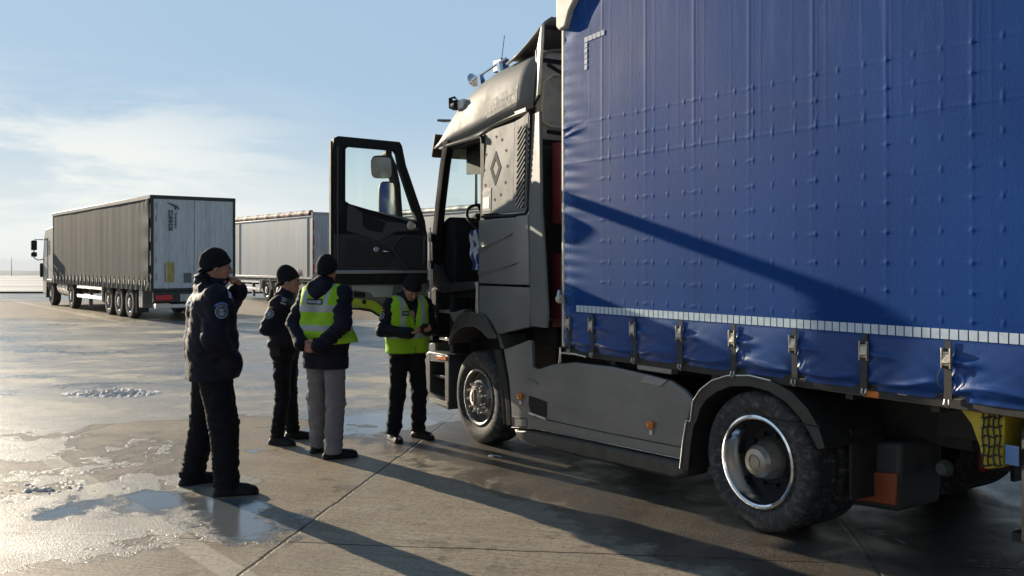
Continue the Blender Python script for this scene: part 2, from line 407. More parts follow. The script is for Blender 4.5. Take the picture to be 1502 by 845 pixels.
# snowy field falling gently away from the yard
m, t, b = newmat('snowy_field')
P = t.node('ShaderNodeNewGeometry').outputs['Position']; fx, fy, fz = t.sep(P)
ly = t.m('LOGARITHM', fy, 2.718)
cmb = t.node('ShaderNodeCombineXYZ'); t.put(cmb.inputs[0], t.m('MULTIPLY', t.m('DIVIDE', fx, fy), 3)); t.put(cmb.inputs[1], t.m('MULTIPLY', ly, 9))
n1 = t.noise(t.vm('MULTIPLY', P, (.004, .03, 0)), 1.0, 6, .65)
n2 = t.noise(t.vm('MULTIPLY', P, (.05, .35, 0)), 1.0, 6, .7)
c = t.mix(t.ss(t.m('ADD', t.m('MULTIPLY', n1, .6), t.m('MULTIPLY', n2, .4)), .44, .56), (.19, .19, .18), (.50, .53, .57))
t.put(b.inputs['Base Color'], c); b.inputs['Roughness'].default_value = .8
mb = MB(); mb.add([(-400, 53.5, .0), (400, 53.5, .0), (400, 60, -.25), (-400, 60, -.25), (2600, 1500, -19.5), (-2600, 1500, -19.5), (9000, 6500, -95), (-9000, 6500, -95)], [(0, 1, 2, 3), (3, 2, 4, 5), (5, 4, 6, 7)])
tag(mb.build('field', m, smooth=False), kind='structure')
# distant wooded ridge
random.seed(4)
m2 = mat('distant_woods', (.10, .13, .14), .9, var=.3, vscale=.004)
mb = MB(); V = []; Fc = []; xs = [(-3600 + i * 24) for i in range(300)]
hgt = 30; 
for i, x in enumerate(xs):
    h_ = -33 + 12 * math.sin(x * .0011 + 1) + 5 * math.sin(x * .004) + 3 * random.random() + 2
    y0 = 3300 + 120 * math.sin(x * .002)
    V += [(x, y0 - 160, -62), (x, y0, h_ + 12), (x, y0 + 500, h_ + 12), (x, y0 + 620, -70)]
for i in range(len(xs) - 1):
    for k in range(3): Fc.append((i * 4 + k, (i + 1) * 4 + k, (i + 1) * 4 + k + 1, i * 4 + k + 1))
mb.add(V, Fc); tag(mb.build('hills', m2), kind='structure')
# low mounds of scraped slushy snow
m, t, b = newmat('dirty_snow')
o_ = t.node('ShaderNodeTexCoord').outputs['Object']
n = t.noise(o_, 25, 5, .6)
t.put(b.inputs['Base Color'], t.mix(t.ss(n, .4, .65), (.70, .66, .58), (.86, .85, .80))); b.inputs['Roughness'].default_value = .7
b.inputs['Subsurface Weight'].default_value = .1
t.put(b.inputs['Normal'], t.bump(t.noise(o_, 90, 4, .7), .6, .006))
SNOW = m
def snow_heap(name, cx, cy, rx, ry, n, seed, hh=.055):
    rnd = random.Random(seed); mb = MB(); NX, NY = 110, 70
    blobs = []
    for _ in range(n):
        a = rnd.uniform(0, 6.28); q = rnd.random() ** .6
        blobs.append((cx + rx * q * math.cos(a), cy + ry * q * math.sin(a) + (rnd.random() - .5) * .05, rnd.uniform(.018, .055), rnd.uniform(.35, 1) * (1.15 - q)))
    xs = np.linspace(cx - rx * 1.15, cx + rx * 1.15, NX); ys = np.linspace(cy - ry * 1.25, cy + ry * 1.25, NY)
    X, Y = np.meshgrid(xs, ys, indexing='ij'); H = np.full(X.shape, -.012)
    for bx, by, br, bh in blobs:
        ang = rnd.uniform(0, 3.14); dx = (X - bx); dy = (Y - by); u = dx * math.cos(ang) + dy * math.sin(ang); v = -dx * math.sin(ang) + dy * math.cos(ang)
        d2 = (u / br) ** 2 + (v / (br * .7)) ** 2
        H = np.maximum(H, bh * hh * np.sqrt(np.clip(1 - d2, 0, 1)) - .004)
    H += .004 * np.sin(X * 97 + 3 * np.sin(Y * 61)) * (H > 0)
    V = np.stack([X, Y, H], -1).reshape(-1, 3); Fc = [(i * NY + j, (i + 1) * NY + j, (i + 1) * NY + j + 1, i * NY + j + 1) for i in range(NX - 1) for j in range(NY - 1)]
    mb.add(V.tolist(), Fc); o = mb.build(name, SNOW, angle=60); tag(o, kind='stuff'); return o
g_ = ground(163, 577)
tag(snow_heap('snow', g_.x, g_.y, .68, .42, 240, 3, .075), 'low ridge of lumpy scraped snow on the frosty concrete', 'snow')
for px, py, rx, ry, n_, sd in [(60, 718, .45, .22, 26, 5), (730, 668, .10, .05, 5, 10)]:
    q = ground(px, py); tag(snow_heap('snow', q.x, q.y, rx, ry, n_, sd, .03), 'thin scatter of icy crumbs on the concrete', 'snow')
# ------------------------------------------------------------------ near lorry: local x runs rearwards, y inwards from the near side, z up
LO = Vector((-.327, 9.0, 0)); LRZ = math.atan2(-.8374, .5465)
U = Vector((.5465, -.8374, 0)); IN = Vector((.8374, .5465, 0))
def tloc(px, py, y):    # pixel -> (x, z) on the plane y inwards
    v = -y; a = (px - 751) / FPX
    u = (a * (9 - .5465 * v) + .327 + .8374 * v) / (.5465 + .8374 * a); Z = 9 - .8374 * u - .5465 * v
    return u, CAMH + (HOR - py) / FPX * Z

def tyre_prof(Rr, rr, wd, grooves=4):
    p = [(rr - .01, .03), (rr + .015, .006), (rr + .03, .012), (rr + (Rr - rr) * .45, -.012), (Rr - .055, -.006), (Rr - .028, .004), (Rr - .012, .014), (Rr - .002, .03)]
    step = (wd - .06) / (grooves + 1)
    for k in range(grooves):
        y = .03 + step * (k + 1)
        p += [(Rr, y - .009), (Rr - .014, y - .006), (Rr - .014, y + .006), (Rr, y + .009)]
    p += [(Rr - .002, wd - .03), (Rr - .03, wd - .004), (Rr - .06, wd + .006), (rr + .03, wd - .01), (rr - .01, wd - .03)]
    return p
m, t, b = newmat('worn_tyre')
o_ = t.node('ShaderNodeTexCoord').outputs['Object']; ox, oy, oz = t.sep(o_)
ang = t.m('ARCTAN2', oz, ox); rad = t.m('SQRT', t.m('ADD', t.m('MULTIPLY', ox, ox), t.m('MULTIPLY', oz, oz)))
cmb = t.node('ShaderNodeCombineXYZ'); t.put(cmb.inputs[0], t.m('MULTIPLY', ang, 9)); t.put(cmb.inputs[1], t.m('MULTIPLY', rad, 14)); t.put(cmb.inputs[2], t.m('MULTIPLY', oy, 6))
n1 = t.noise(cmb.outputs[0], 1.2, 6, .7); n2 = t.noise(o_, 18, 5, .7)
scuff = t.ss(n1, .47, .70)
c = t.mix(t.m('MULTIPLY', scuff, .75), (.024, .024, .026), (.15, .145, .145))
c = t.mix(t.m('MULTIPLY', t.ss(n2, .5, .7), .4), c, (.10, .085, .07))
t.put(b.inputs['Base Color'], c); b.inputs['Roughness'].default_value = .72
ridg = t.m('MULTIPLY', t.m('SINE', t.m('MULTIPLY', ang, 160)), t.ss(rad, .38, .44))
rings = t.m('SINE', t.m('MULTIPLY', rad, 420))
hh = t.m('ADD', t.m('ADD', t.m('MULTIPLY', n1, .6), t.m('MULTIPLY', ridg, .15)), t.m('MULTIPLY', rings, .05))
t.put(b.inputs['Normal'], t.bump(hh, .7, .008))
TYRE = m

def wheel(parent, x, z, Rr, rr, wd, y0, style, dual=False, sgn=1):
    """tyre mesh is the wheel part; rim and hub are its sub-parts. outer face at y0, wheel goes inwards (sgn)"""
    o = MB().lathe(tyre_prof(Rr, rr, wd), (0, 0, 0), n=72, sgn=sgn)
    if dual: o.lathe(tyre_prof(Rr, rr, wd), (0, sgn * (wd + .04), 0), n=72, sgn=sgn)
    w_ = o.build('wheel', TYRE, parent, angle=40); w_.location = (x, y0, z)
    q = rr
    if style == 'steer':
        prof = [(q + .004, .012), (q + .010, .004), (q - .004, .0), (q - .016, .01), (q - .022, .05), (q - .030, .075), (q - .042, .085), (q * .70, .062), (q * .64, .045), (q * .62, .02), (q * .60, .012), (q * .40, .010), (q * .38, .03), (0.001, .03)]
        rim = MB().lathe(prof, (0, 0, 0), n=64, sgn=sgn)
        rim.lathe([(q - .02, .2), (q - .03, .06)], (0, 0, 0), n=48, sgn=sgn)
        r_ = rim.build('rim', RIM, w_, angle=30)
        hm = MB().lathe([(q * .37, .03), (q * .37, -.02), (q * .34, -.035), (q * .22, -.040), (q * .20, -.034), (.001, -.034)], (0, 0, 0), n=40, sgn=sgn)
        hm.box(-.006, .006, -.044 * sgn - .004, -.03 * sgn, -q * .30, q * .30)
        hm.build('hub', HUBM, w_, angle=30)
        nut0 = None
        for k in range(10):
            a = 2 * math.pi * (k + .3) / 10; cx, cz = q * .51 * math.cos(a), q * .51 * math.sin(a)
            if nut0 is None: nut0 = MB().lathe([(.019, .012), (.019, -.012), (.014, -.02), (.013, -.036), (.008, -.042), (.001, -.042)], (0, 0, 0), n=6, sgn=sgn).build('wheel_nut', STEEL, w_); nn = nut0
            else: nn = nut0.copy(); COL.objects.link(nn); nn.parent = w_
            nn.location = (cx, 0, cz)
    elif style == 'drive':
        prof = [(q + .004, .010), (q + .012, .0), (q - .002, -.004), (q - .014, .004), (q - .022, .04), (q - .034, .06), (q - .046, .11), (q - .062, .155)]
        MB().lathe(prof, (0, 0, 0), n=72, sgn=sgn).build('rim', POLISH, w_, angle=30)
        MB().lathe([(q - .062, .155), (q - .085, .17), (q * .60, .165), (q * .52, .14), (q * .40, .14), (0.001, .14)], (0, 0, 0), n=64, sgn=sgn).build('rim_disc', BLK, w_, angle=30)
        MB().lathe([(q * .44, .14), (q * .43, .10), (q * .38, .06), (q * .36, .02), (q * .31, .0), (q * .29, -.012), (q * .17, -.018), (q * .165, -.012), (q * .14, -.012), (q * .135, -.017), (.001, -.017)], (0, 0, 0), n=56, sgn=sgn).build('hub', HUBM, w_, angle=25)
        nut0 = None
        for k in range(10):
            a = 2 * math.pi * k / 10
            if nut0 is None: nut0 = MB().lathe([(.016, .15), (.016, .115), (.001, .113)], (0, 0, 0), n=6, sgn=sgn).build('wheel_nut', BLK, w_); nn = nut0
            else: nn = nut0.copy(); COL.objects.link(nn); nn.parent = w_
            nn.location = (q * .60 * math.cos(a), 0, q * .60 * math.sin(a))
    else:
        prof = [(q + .004, .012), (q, .0), (q - .02, .02), (q - .03, .10), (q * .72, .085), (q * .62, .055), (q * .45, .055), (q * .42, -.02), (q * .30, -.05), (.001, -.05)]
        MB().lathe(prof, (0, 0, 0), n=40, sgn=sgn).build('rim', RIM, w_, angle=30)
    return w_

TR = empty('tractor_unit', LO, LRZ)
tag(TR, 'bronze grey tractor unit with its driver door open and a sleeper cab', 'tractor unit')
W_ = 2.48
def both(fn):       # near and far side: fn(y, s) with s=+1 near, -1 far
    fn(0.0, 1); fn(W_, -1)
# ---- cab side panels (plates .05 thick), both sides
def plate(name, pts, material, y=0, th=.05, bevel=.008, far=True, parent=None, farmat=None):
    o = MB().prism(pts, y, y + th).build(name, material, parent or TR, bevel=bevel)
    if far: MB().prism(pts, W_ - y - th, W_ - y).build(name, farmat or material, parent or TR, bevel=bevel)
    return o
# upper sleeper panel, slightly canted so that it catches the sun
def canted(name, pts, y_of, material, th=.04, bevel=.004, far=True):
    n = len(pts)
    for s in ((0, 1) if far else (0,)):
        V = [(x, (y_of(x, z) if s == 0 else W_ - y_of(x, z)), z) for x, z in pts] + [(x, (y_of(x, z) + th if s == 0 else W_ - y_of(x, z) - th), z) for x, z in pts]
        Fc = [tuple(range(n)), tuple(range(2 * n - 1, n - 1, -1))] + [((i + 1) % n, i, n + i, n + (i + 1) % n) for i in range(n)]
        r_ = MB().add(V, Fc).build(name, material, TR, bevel=bevel)
        if s == 0: out = r_
    return out
lean = lambda x, z: .020 - .018 * min(1, max(0, x / .85)) + max(0, z - 2.25) * .03
sleeper = canted('sleeper_panel', [(.035, 2.25), (.60, 2.245), (.60, 3.085), (.16, 3.06), (.035, 3.03)], lambda x, z: lean(x, z), PAINT)
vent = canted('vent_panel', [(.605, 2.245), (.83, 2.245), (.83, 3.14), (.70, 3.10), (.605, 3.085)], lambda x, z: lean(x, z) - .004, PAINT)
# belt moulding under the roof cap
def belt(y):
    pts = [(-.86, 3.00), (-.40, 3.035), (-.02, 3.06), (.10, 3.09), (.17, 3.115), (.50, 3.15), (.80, 3.17)]
    secs = []
    for x, z in pts:
        yy = lean(x, z) - .014; yo = yy if y == 0 else W_ - yy; yi = yy + .05 if y == 0 else W_ - yy - .05
        secs.append([(x, yo, z - .022), (x, yo, z + .018), (x, yi, z + .026), (x, yi, z - .03)])
    MB().loft(secs, closed=True, caps=True).build('belt_moulding', CREAM, TR, bevel=.004)
belt(0); belt(W_)
# window frame line (dark gutter) around the sleeper panel
MB().tube([(.035, lean(0, 2.2) - .004, 2.225), (.60, lean(0, 2.2) - .004, 2.215), (.80, lean(0, 2.2) - .004, 2.222), (.845, lean(0, 2.3) - .004, 2.27), (.848, lean(0, 3) - .006, 3.10), (.82, lean(0, 3.1) - .006, 3.15)], .014, 8).build('panel_gutter', BLK, TR)
# slatted vent: dark backing with pale diagonal slats
vx0, vx1, vz0, vz1 = .665, .805, 2.275, 3.02
canted('vent_backing', [(vx0, vz0), (vx1, vz0), (vx1, vz1 + .02), (vx0, vz1)], lambda x, z: lean(x, z) - .008, BLK, th=.004, bevel=0, far=False)
mb = MB(); k = -0.14
while k < .80:
    a, b_ = (vx0, vz0 + k), (vx1, vz0 + k + .13)
    th_ = .014
    quad = []
    z0a, z1a = max(a[1], vz0), min(a[1] + th_, vz1)
    pts = []
    for (x, z) in ((vx0, a[1]), (vx1, b_[1]), (vx1, b_[1] + th_), (vx0, a[1] + th_)): pts.append([x, z])
    # clip the ends to the frame
    if a[1] < vz0:
        f_ = (vz0 - a[1]) / .13; x_ = vx0 + (vx1 - vx0) * min(1, f_)
        pts = [[x_, vz0], [vx1, b_[1]], [vx1, b_[1] + th_], [max(vx0, x_ - .02), vz0]]
    if b_[1] + th_ > vz1:
        f_ = (vz1 - a[1] - th_) / .13; x_ = vx0 + (vx1 - vx0) * max(0, f_)
        pts = [[vx0, a[1]], [min(vx1, x_ + .02), vz1], [x_, vz1], [vx0, a[1] + th_]]
    if b_[1] > vz0 and a[1] + th_ < vz1:
        mb.prism([tuple(p) for p in pts], 0, .010)
    k += .052
# lean the slats with the panel
mb.v = [(x, y - .016 + lean(x, z), z) for x, y, z in mb.v]
mb.build('vent_slats', mat('slat_grey', (.46, .44, .40), .6, spec=.1), TR)
# lower side panel behind the door, and the lower quarter
LOWP = mat('glossy_bronze_grey', (.160, .157, .150), .42, spec=.4, coat=.5, var=.12, vscale=1.6, dust=(.2, .18, .15), dustamt=.3, stretch=(1, 1, .6), bump=.04, bscale=60)
def recess(pts, name, far=True, y=.0, th=.05): return plate(name, pts, LOWP, y=y, th=th, bevel=.010, far=far)
recess([(.0, 1.575), (.0, 2.195), (.70, 2.195), (.86, 2.215), (.885, 1.575)], 'side_panel')
recess([(-.06, 1.555), (-.08, 1.285), (.13, 1.275), (.24, 1.20), (.35, 1.10), (.885, 1.20), (.888, 1.555)], 'lower_side_panel')
# pressed creases on the side panel
mb = MB()
for (xa, za, xb, zb, hgt_) in ((.01, 1.93, .62, 2.05, .05), (.01, 1.70, .70, 1.78, .035)):
    mb.add([(xa, -.001, za), (xb, -.001, zb), (xb - .02, -.016, zb - .01), (xa, -.02, za - hgt_ * .4), (xb - .25, -.001, zb - hgt_ - .03), (xa, -.001, za - hgt_ - .03)], [(0, 1, 2, 3), (3, 2, 4, 5)])
mb.build('panel_crease', LOWP, TR, angle=60, fix=True)
# cab rear side collar and fairing
for y, s in ((0, 1), (W_, -1)):
    secs = []
    for z, xf, xr in ((1.21, .90, 1.20), (1.335, .89, 1.215), (1.8, .885, 1.17), (2.29, .86, 1.11), (2.7, .855, 1.07), (3.12, .85, 1.03)):
        yo = -.006 + max(0, z - 2.2) * .05; f = lambda v: v if s == 1 else W_ - v
        secs.append([(xf, f(yo + .010), z), (xf + .05, f(yo + .004), z), (xr - .015, f(yo - .026), z), (xr, f(yo - .01), z), (xr - .03, f(yo + .02), z), (xf, f(yo + .05), z)])
    MB().loft(secs, closed=True, caps=True).build('side_fairing', PAINT, TR, bevel=.004, angle=50)
    # pale roof-side deflector
    pts = [(.66, 3.20), (.78, 3.185), (.885, 3.27), (.895, 3.5), (.89, 3.76), (.86, 3.93), (.84, 3.90), (.76, 3.78), (.69, 3.66), (.655, 3.45)]
    pts = [(x + .09, z) for x, z in pts]
    V = []
    n = len(pts)
    for th_ in (0, .035):
        for x, z in pts:
            yy = .015 + (.98 - x) * .42 + max(0, z - 3.2) * .08 + th_; V.append((x, yy if s == 1 else W_ - yy, z))
    MB().add(V, [tuple(range(n)), tuple(range(2 * n - 1, n - 1, -1))] + [((i + 1) % n, i, n + i, n + (i + 1) % n) for i in range(n)]).build('roof_side_deflector', CREAM, TR, bevel=.01)
    MB().tube([(.98, (.045 if s == 1 else W_ - .045), 3.27), (.90, (.04 if s == 1 else W_ - .04), 3.19), (.80, (.035 if s == 1 else W_ - .035), 3.165)], .012, 6).build('deflector_seal', BLK, TR)
# roof cap, lofted along x
prof = [(-.97, 2.99, 3.00), (-.86, 3.00, 3.13), (-.76, 3.01, 3.26), (-.64, 3.02, 3.385), (-.46, 3.03, 3.50), (-.22, 3.045, 3.60), (.05, 3.08, 3.665), (.35, 3.125, 3.70), (.62, 3.15, 3.715), (.90, 3.17, 3.72)]
secs = []
for x, zb, zt in prof:
    hgt_ = zt - zb; sec = []
    bow = -.30 * (1 if x < -.2 else max(0, 1 - (x + .2) / .8)) 
    for a in range(0, 9):
        q = a / 8 * math.pi / 2
        yy = .03 + .26 * (1 - math.cos(q)) ** 1.15 + .0; zz = zb + hgt_ * math.sin(q) ** .9
        k_ = (1 - math.cos(q)) ** 1.5
        sec.append((x + bow * k_ * .35, yy, zz))
    for yy, dz, bb in ((.55, .03, .6), (.9, .045, .85), (W_ / 2, .05, 1)):
        sec.append((x + bow * bb, yy, zt + dz * min(1, hgt_ * 4)))
    full = sec + [(p[0], W_ - p[1], p[2]) for p in sec[-2::-1]]
    secs.append(full)
roof = MB().loft(secs).build('roof', PAINT, TR, solid=.02, angle=60)
# central roof spoiler behind the cap
secs = []
for x, zt in ((.30, 3.735), (.50, 3.79), (.68, 3.87), (.82, 3.94), (.95, 4.0)):
    secs.append([(x, yy, zt - (.05 if (yy < .2 or yy > W_ - .2) else 0) - (.0 if .3 < yy < W_ - .3 else .01)) for yy in (.13, .2, .5, W_ / 2, W_ - .5, W_ - .2, W_ - .13)])
MB().loft(secs).build('roof_spoiler', PAINT, TR, solid=.025, angle=50)
MB().tube([(.93, .14, 3.90), (.93, .55, 3.955), (.93, W_ / 2, 3.965), (.93, W_ - .5, 3.955), (.93, W_ - .14, 3.9)], .02, 8).build('spoiler_frame', BLK, TR)
# cab rear wall with pressed panel, straps and a window blank
mb = MB().box(.82, .86, .10, W_ - .10, 1.25, 3.72)
rear = mb.build('rear_wall', mat('cab_back_white', (.50, .49, .46), .5, var=.15, dust=(.2, .19, .17), dustamt=.5), TR, bevel=.02)
mb = MB()
for y in (.14, .9, 1.66):
    mb.tube([(.87, y + .02, 3.05), (.87, y, 3.2), (.87, y + .03, 3.42), (.87, y + .14, 3.5), (.87, y + .5, 3.5), (.87, y + .6, 3.4), (.87, y + .6, 3.1), (.87, y + .5, 3.02), (.87, y + .1, 3.02), (.87, y + .02, 3.05)], .014, 6)
mb.build('pressed_panel', CREAM, rear)
MB().box(.861, .875, .1, W_ - .1, 2.84, 2.90).box(.861, .875, .1, W_ - .1, 3.60, 3.64).box(.861, .88, .2, .35, 2.55, 2.75).build('rear_rail', BLK, TR)
mb = MB(); mb.tube([(1.0, .12, 3.55), (1.0, .5, 3.40), (1.0, .9, 3.25)], .018, 8); mb.tube([(1.02, .10, 2.72), (1.0, .5, 2.5), (1.0, .9, 2.3)], .018, 8); mb.tube([(1.0, .12, 2.95), (1.0, .7, 2.93)], .02, 8)
mb.build('brace', BLK, TR)
MB().box(.861, .87, .06, .12, 1.25, 2.8).build('rear_edge', BLK, TR)
MB().box(.866, .885, .08, W_ - .08, 1.26, 2.83).build('rear_lower_panel', CHAS, TR)
# red air cylinders / extinguisher boxes behind the cab
for z0, z1 in ((2.12, 2.84), (1.21, 1.86)):
    MB().box(1.05, 1.22, .13, .30, z0, z1).box(1.08, 1.19, .125, .14, z0 + .06, z1 - .06).build('red_box', mat('red_plastic', (.13, .010, .016), .5, var=.2, dust=(.1, .04, .04), dustamt=.3), TR, bevel=.03, seg=3)
# ---- cab front, floor, far wall door, windows
MB().prism([(-1.08, .95), (-1.10, 1.5), (-1.04, 2.02), (-.98, 2.02), (-1.03, 1.5), (-1.0, .95)], .06, W_ - .06).build('front_panel', PAINT, TR, bevel=.02)
ws = MB().add([(-1.00, .10, 2.02), (-1.20, W_ / 2, 2.02), (-1.00, W_ - .10, 2.02), (-.82, .10, 3.0), (-.98, W_ / 2, 3.0), (-.82, W_ - .10, 3.0)], [(0, 1, 4, 3), (1, 2, 5, 4)])
ws.build('windscreen', GLASSM, TR)
MB().box(-1.02, .82, .06, W_ - .06, 1.42, 1.50).build('cab_floor', CABIN, TR)
MB().prism([(-.98, 3.01), (.82, 3.10), (.82, 3.14), (-.98, 3.05)], .08, W_ - .08).build('headliner', CABIN, TR)
# far side: door with window, closed
fd = MB().prism([(-.97, 1.5), (-.92, 2.1), (.03, 2.1), (.03, 1.5)], W_ - .05, W_).prism([(-.70, 2.96), (-.70, 3.03), (.03, 3.03), (.03, 2.96)], W_ - .06, W_ - .01).box(-.04, .03, W_ - .055, W_ - .005, 2.1, 2.96).build('door', PAINT, TR, bevel=.008)
MB().add([(-.90, W_ - .03, 2.1), (-.04, W_ - .03, 2.1), (-.04, W_ - .05, 2.96), (-.68, W_ - .05, 2.96)], [(0, 1, 2, 3)]).build('window', mat('dark_window', (.01, .012, .014), .08, var=0), fd)
# A pillars and door frame
def pillar(y, s):
    f = lambda v: v if s == 1 else W_ - v
    secs = []
    for x, z, w1 in ((-1.02, .95, .07), (-1.02, 1.50, .09), (-.98, 2.02, .10), (-.90, 2.4, .10), (-.80, 2.8, .10), (-.72, 3.04, .11)):
        secs.append([(x - .05, f(.05), z), (x + .01, f(.0), z), (x + w1, f(.005), z), (x + w1 + .02, f(.06), z), (x + .03, f(.12), z), (x - .04, f(.12), z)])
    MB().loft(secs, closed=True, caps=True).build('door_pillar', mat('pillar_black', (.006, .006, .007), .8, spec=.03, var=.1), TR, angle=50)
pillar(0, 1); pillar(W_, -1)
# door aperture: rear jamb, sill, header
MB().box(-.02, .06, .03, .12, 1.53, 3.03).build('door_jamb', BLK, TR, bevel=.01)
MB().prism([(-.93, 1.50), (-.72, 1.46), (-.05, 1.52), (.0, 1.56), (.0, 1.60), (-.70, 1.56), (-.80, 1.62), (-.93, 1.80)], .0, .10).build('door_sill', CHAS, TR, bevel=.01)
MB().tube([(-.66, .02, 2.99), (-.02, .03, 3.015), (.02, .03, 3.0), (.03, .03, 2.95)], .022, 8).build('door_seal', BLK, TR)
MB().prism([(-.70, 2.955), (.0, 2.975), (.0, 3.03), (-.72, 3.0)], .04, .12).build('door_header', BLK, TR)
MB().tube([(.005, -.012, 1.28), (-.01, -.012, 1.35), (.0, -.014, 1.5), (-.01, -.012, 1.585)], [.012, .02, .014, .024], 8).build('latch', STEEL, TR)
# interior: dashboard, wheel, seat, blinds
dash = MB().prism([(-.98, 1.5), (-.70, 1.5), (-.68, 1.95), (-.72, 2.17), (-.82, 2.27), (-.99, 2.20)], .12, W_ - .10)
dash.build('dashboard', CABIN, TR, bevel=.03)
MB().prism([(-.85, 2.18), (-.62, 2.16), (-.60, 2.24), (-.66, 2.31), (-.82, 2.27)], .36, .88).build('instrument_hood', CABIN, TR, bevel=.03)
sw = MB(); c0 = Vector((-.62, .45, 2.24)); ax = Vector((-.75, 0, -.66)).normalized(); e1 = Vector((0, 1, 0)); e2 = ax.cross(e1)
ring = [c0 + (e1 * math.cos(a) + e2 * math.sin(a)) * .205 for a in [2 * math.pi * k / 36 for k in range(37)]]
sw.tube(ring, .017, 8, caps=False)
for a in (0, math.pi, -math.pi / 2): sw.tube([c0 + ax * .03, c0 + (e1 * math.cos(a) + e2 * math.sin(a)) * .22], .016, 6)
sw.cyl(c0 + ax * .0, c0 + ax * .05, .07, n=20); sw.tube([c0 + ax * .05, c0 + ax * .42], .035, 8)
sw.build('steering_wheel', BLK, TR)
seat = MB().box(-.02, .45, .42, .92, 1.85, 2.0).build('seat', CABIN, TR, bevel=.04)
MB().prism([(.36, 1.98), (.48, 1.98), (.62, 2.65), (.52, 2.68)], .44, .90).build('seat_back', CABIN, seat, bevel=.04)
MB().box(.08, .40, .50, .85, 1.5, 1.85).build('seat_base', BLK, seat)
MB().prism([(-.80, 2.72), (-.80, 3.03), (-.1, 3.03), (-.1, 2.68)], .33, .35).build('sun_blind', BLK, TR)
MB().tube([(-.70, .5, 2.93), (-.55, .5, 2.90), (-.5, .6, 2.90)], .04, 10).build('grab_handle', BLK, TR)
# ---- steps and front corner
MB().box(-.95, -.50, .22, .30, .84, 1.50).build('step_backing', CHAS, TR)
for z in (1.27, .985):
    MB().box(-.86, -.55, .03, .24, z - .02, z + .012).build('step', ALU, TR, bevel=.006)
MB().box(-.62, -.54, .02, .22, .84, 1.45).build('step_side', BLK, TR, bevel=.01)
MB().prism([(-1.06, .90), (-1.0, 1.0), (-.86, 1.0), (-.86, 1.5), (-.95, 1.52), (-1.06, 1.45)], .0, .20).build('front_corner_panel', BLK, TR, bevel=.02)
MB().prism([(-.62, 1.27), (-.52, 1.27), (-.30, 1.31), (-.36, 1.22), (-.50, 1.15)], .01, .12).build('step_gusset', mat('step_grey', (.22, .21, .2), .5, var=.2), TR, bevel=.01)
# lower bumper corner: frame with recessed step and orange lamp
bump_ = MB()
bump_.prism([(-1.09, .36), (-1.05, .30), (-.58, .26), (-.57, .33), (-.98, .40), (-.98, .82), (-1.05, .82), (-1.09, .78)], -.012, .40)
bump_.prism([(-.66, .33), (-.57, .33), (-.57, .83), (-.66, .82)], -.012, .25)
bump_.prism([(-1.04, .72), (-.57, .74), (-.57, .83), (-1.04, .83)], -.010, .25)
bump_.box(-1.04, -.58, .16, .20, .36, .82)
bm_ = bump_.build('bumper', mat('bumper_grey', (.055, .055, .058), .5, var=.2, dust=(.12, .11, .1), dustamt=.4), TR, bevel=.012)
MB().box(-.99, -.64, .02, .16, .56, .595).build('step', BLK, TR, bevel=.008)
for k in range(5): MB().box(-1.0 + .0, -.60, -.016, .0, .30 + k * .017, .307 + k * .017).build('grille_bar', CREAM, bm_) if k < 3 else None
MB().box(-.84, -.62, -.020, -.008, .765, .805).build('marker_lamp', ORANGE, TR, bevel=.004)
# front wide bumper
MB().prism([(-1.20, .45), (-1.22, .9), (-1.08, .95), (-1.05, .9), (-1.05, .30), (-1.16, .32)], .10, W_ - .10).build('front_bumper', PAINT, TR, bevel=.03)
for y in (.25, W_ - .65): MB().box(-1.235, -1.20, y, y + .4, .55, .75).build('headlight', GLASSM, TR, bevel=.02)
for y in (W_ - .2,):
    MB().prism([(-1.09, .30), (-.58, .26), (-.55, 1.5), (-1.02, 1.5)], y, y + .2).build('step_panel', BLK, TR, bevel=.01)
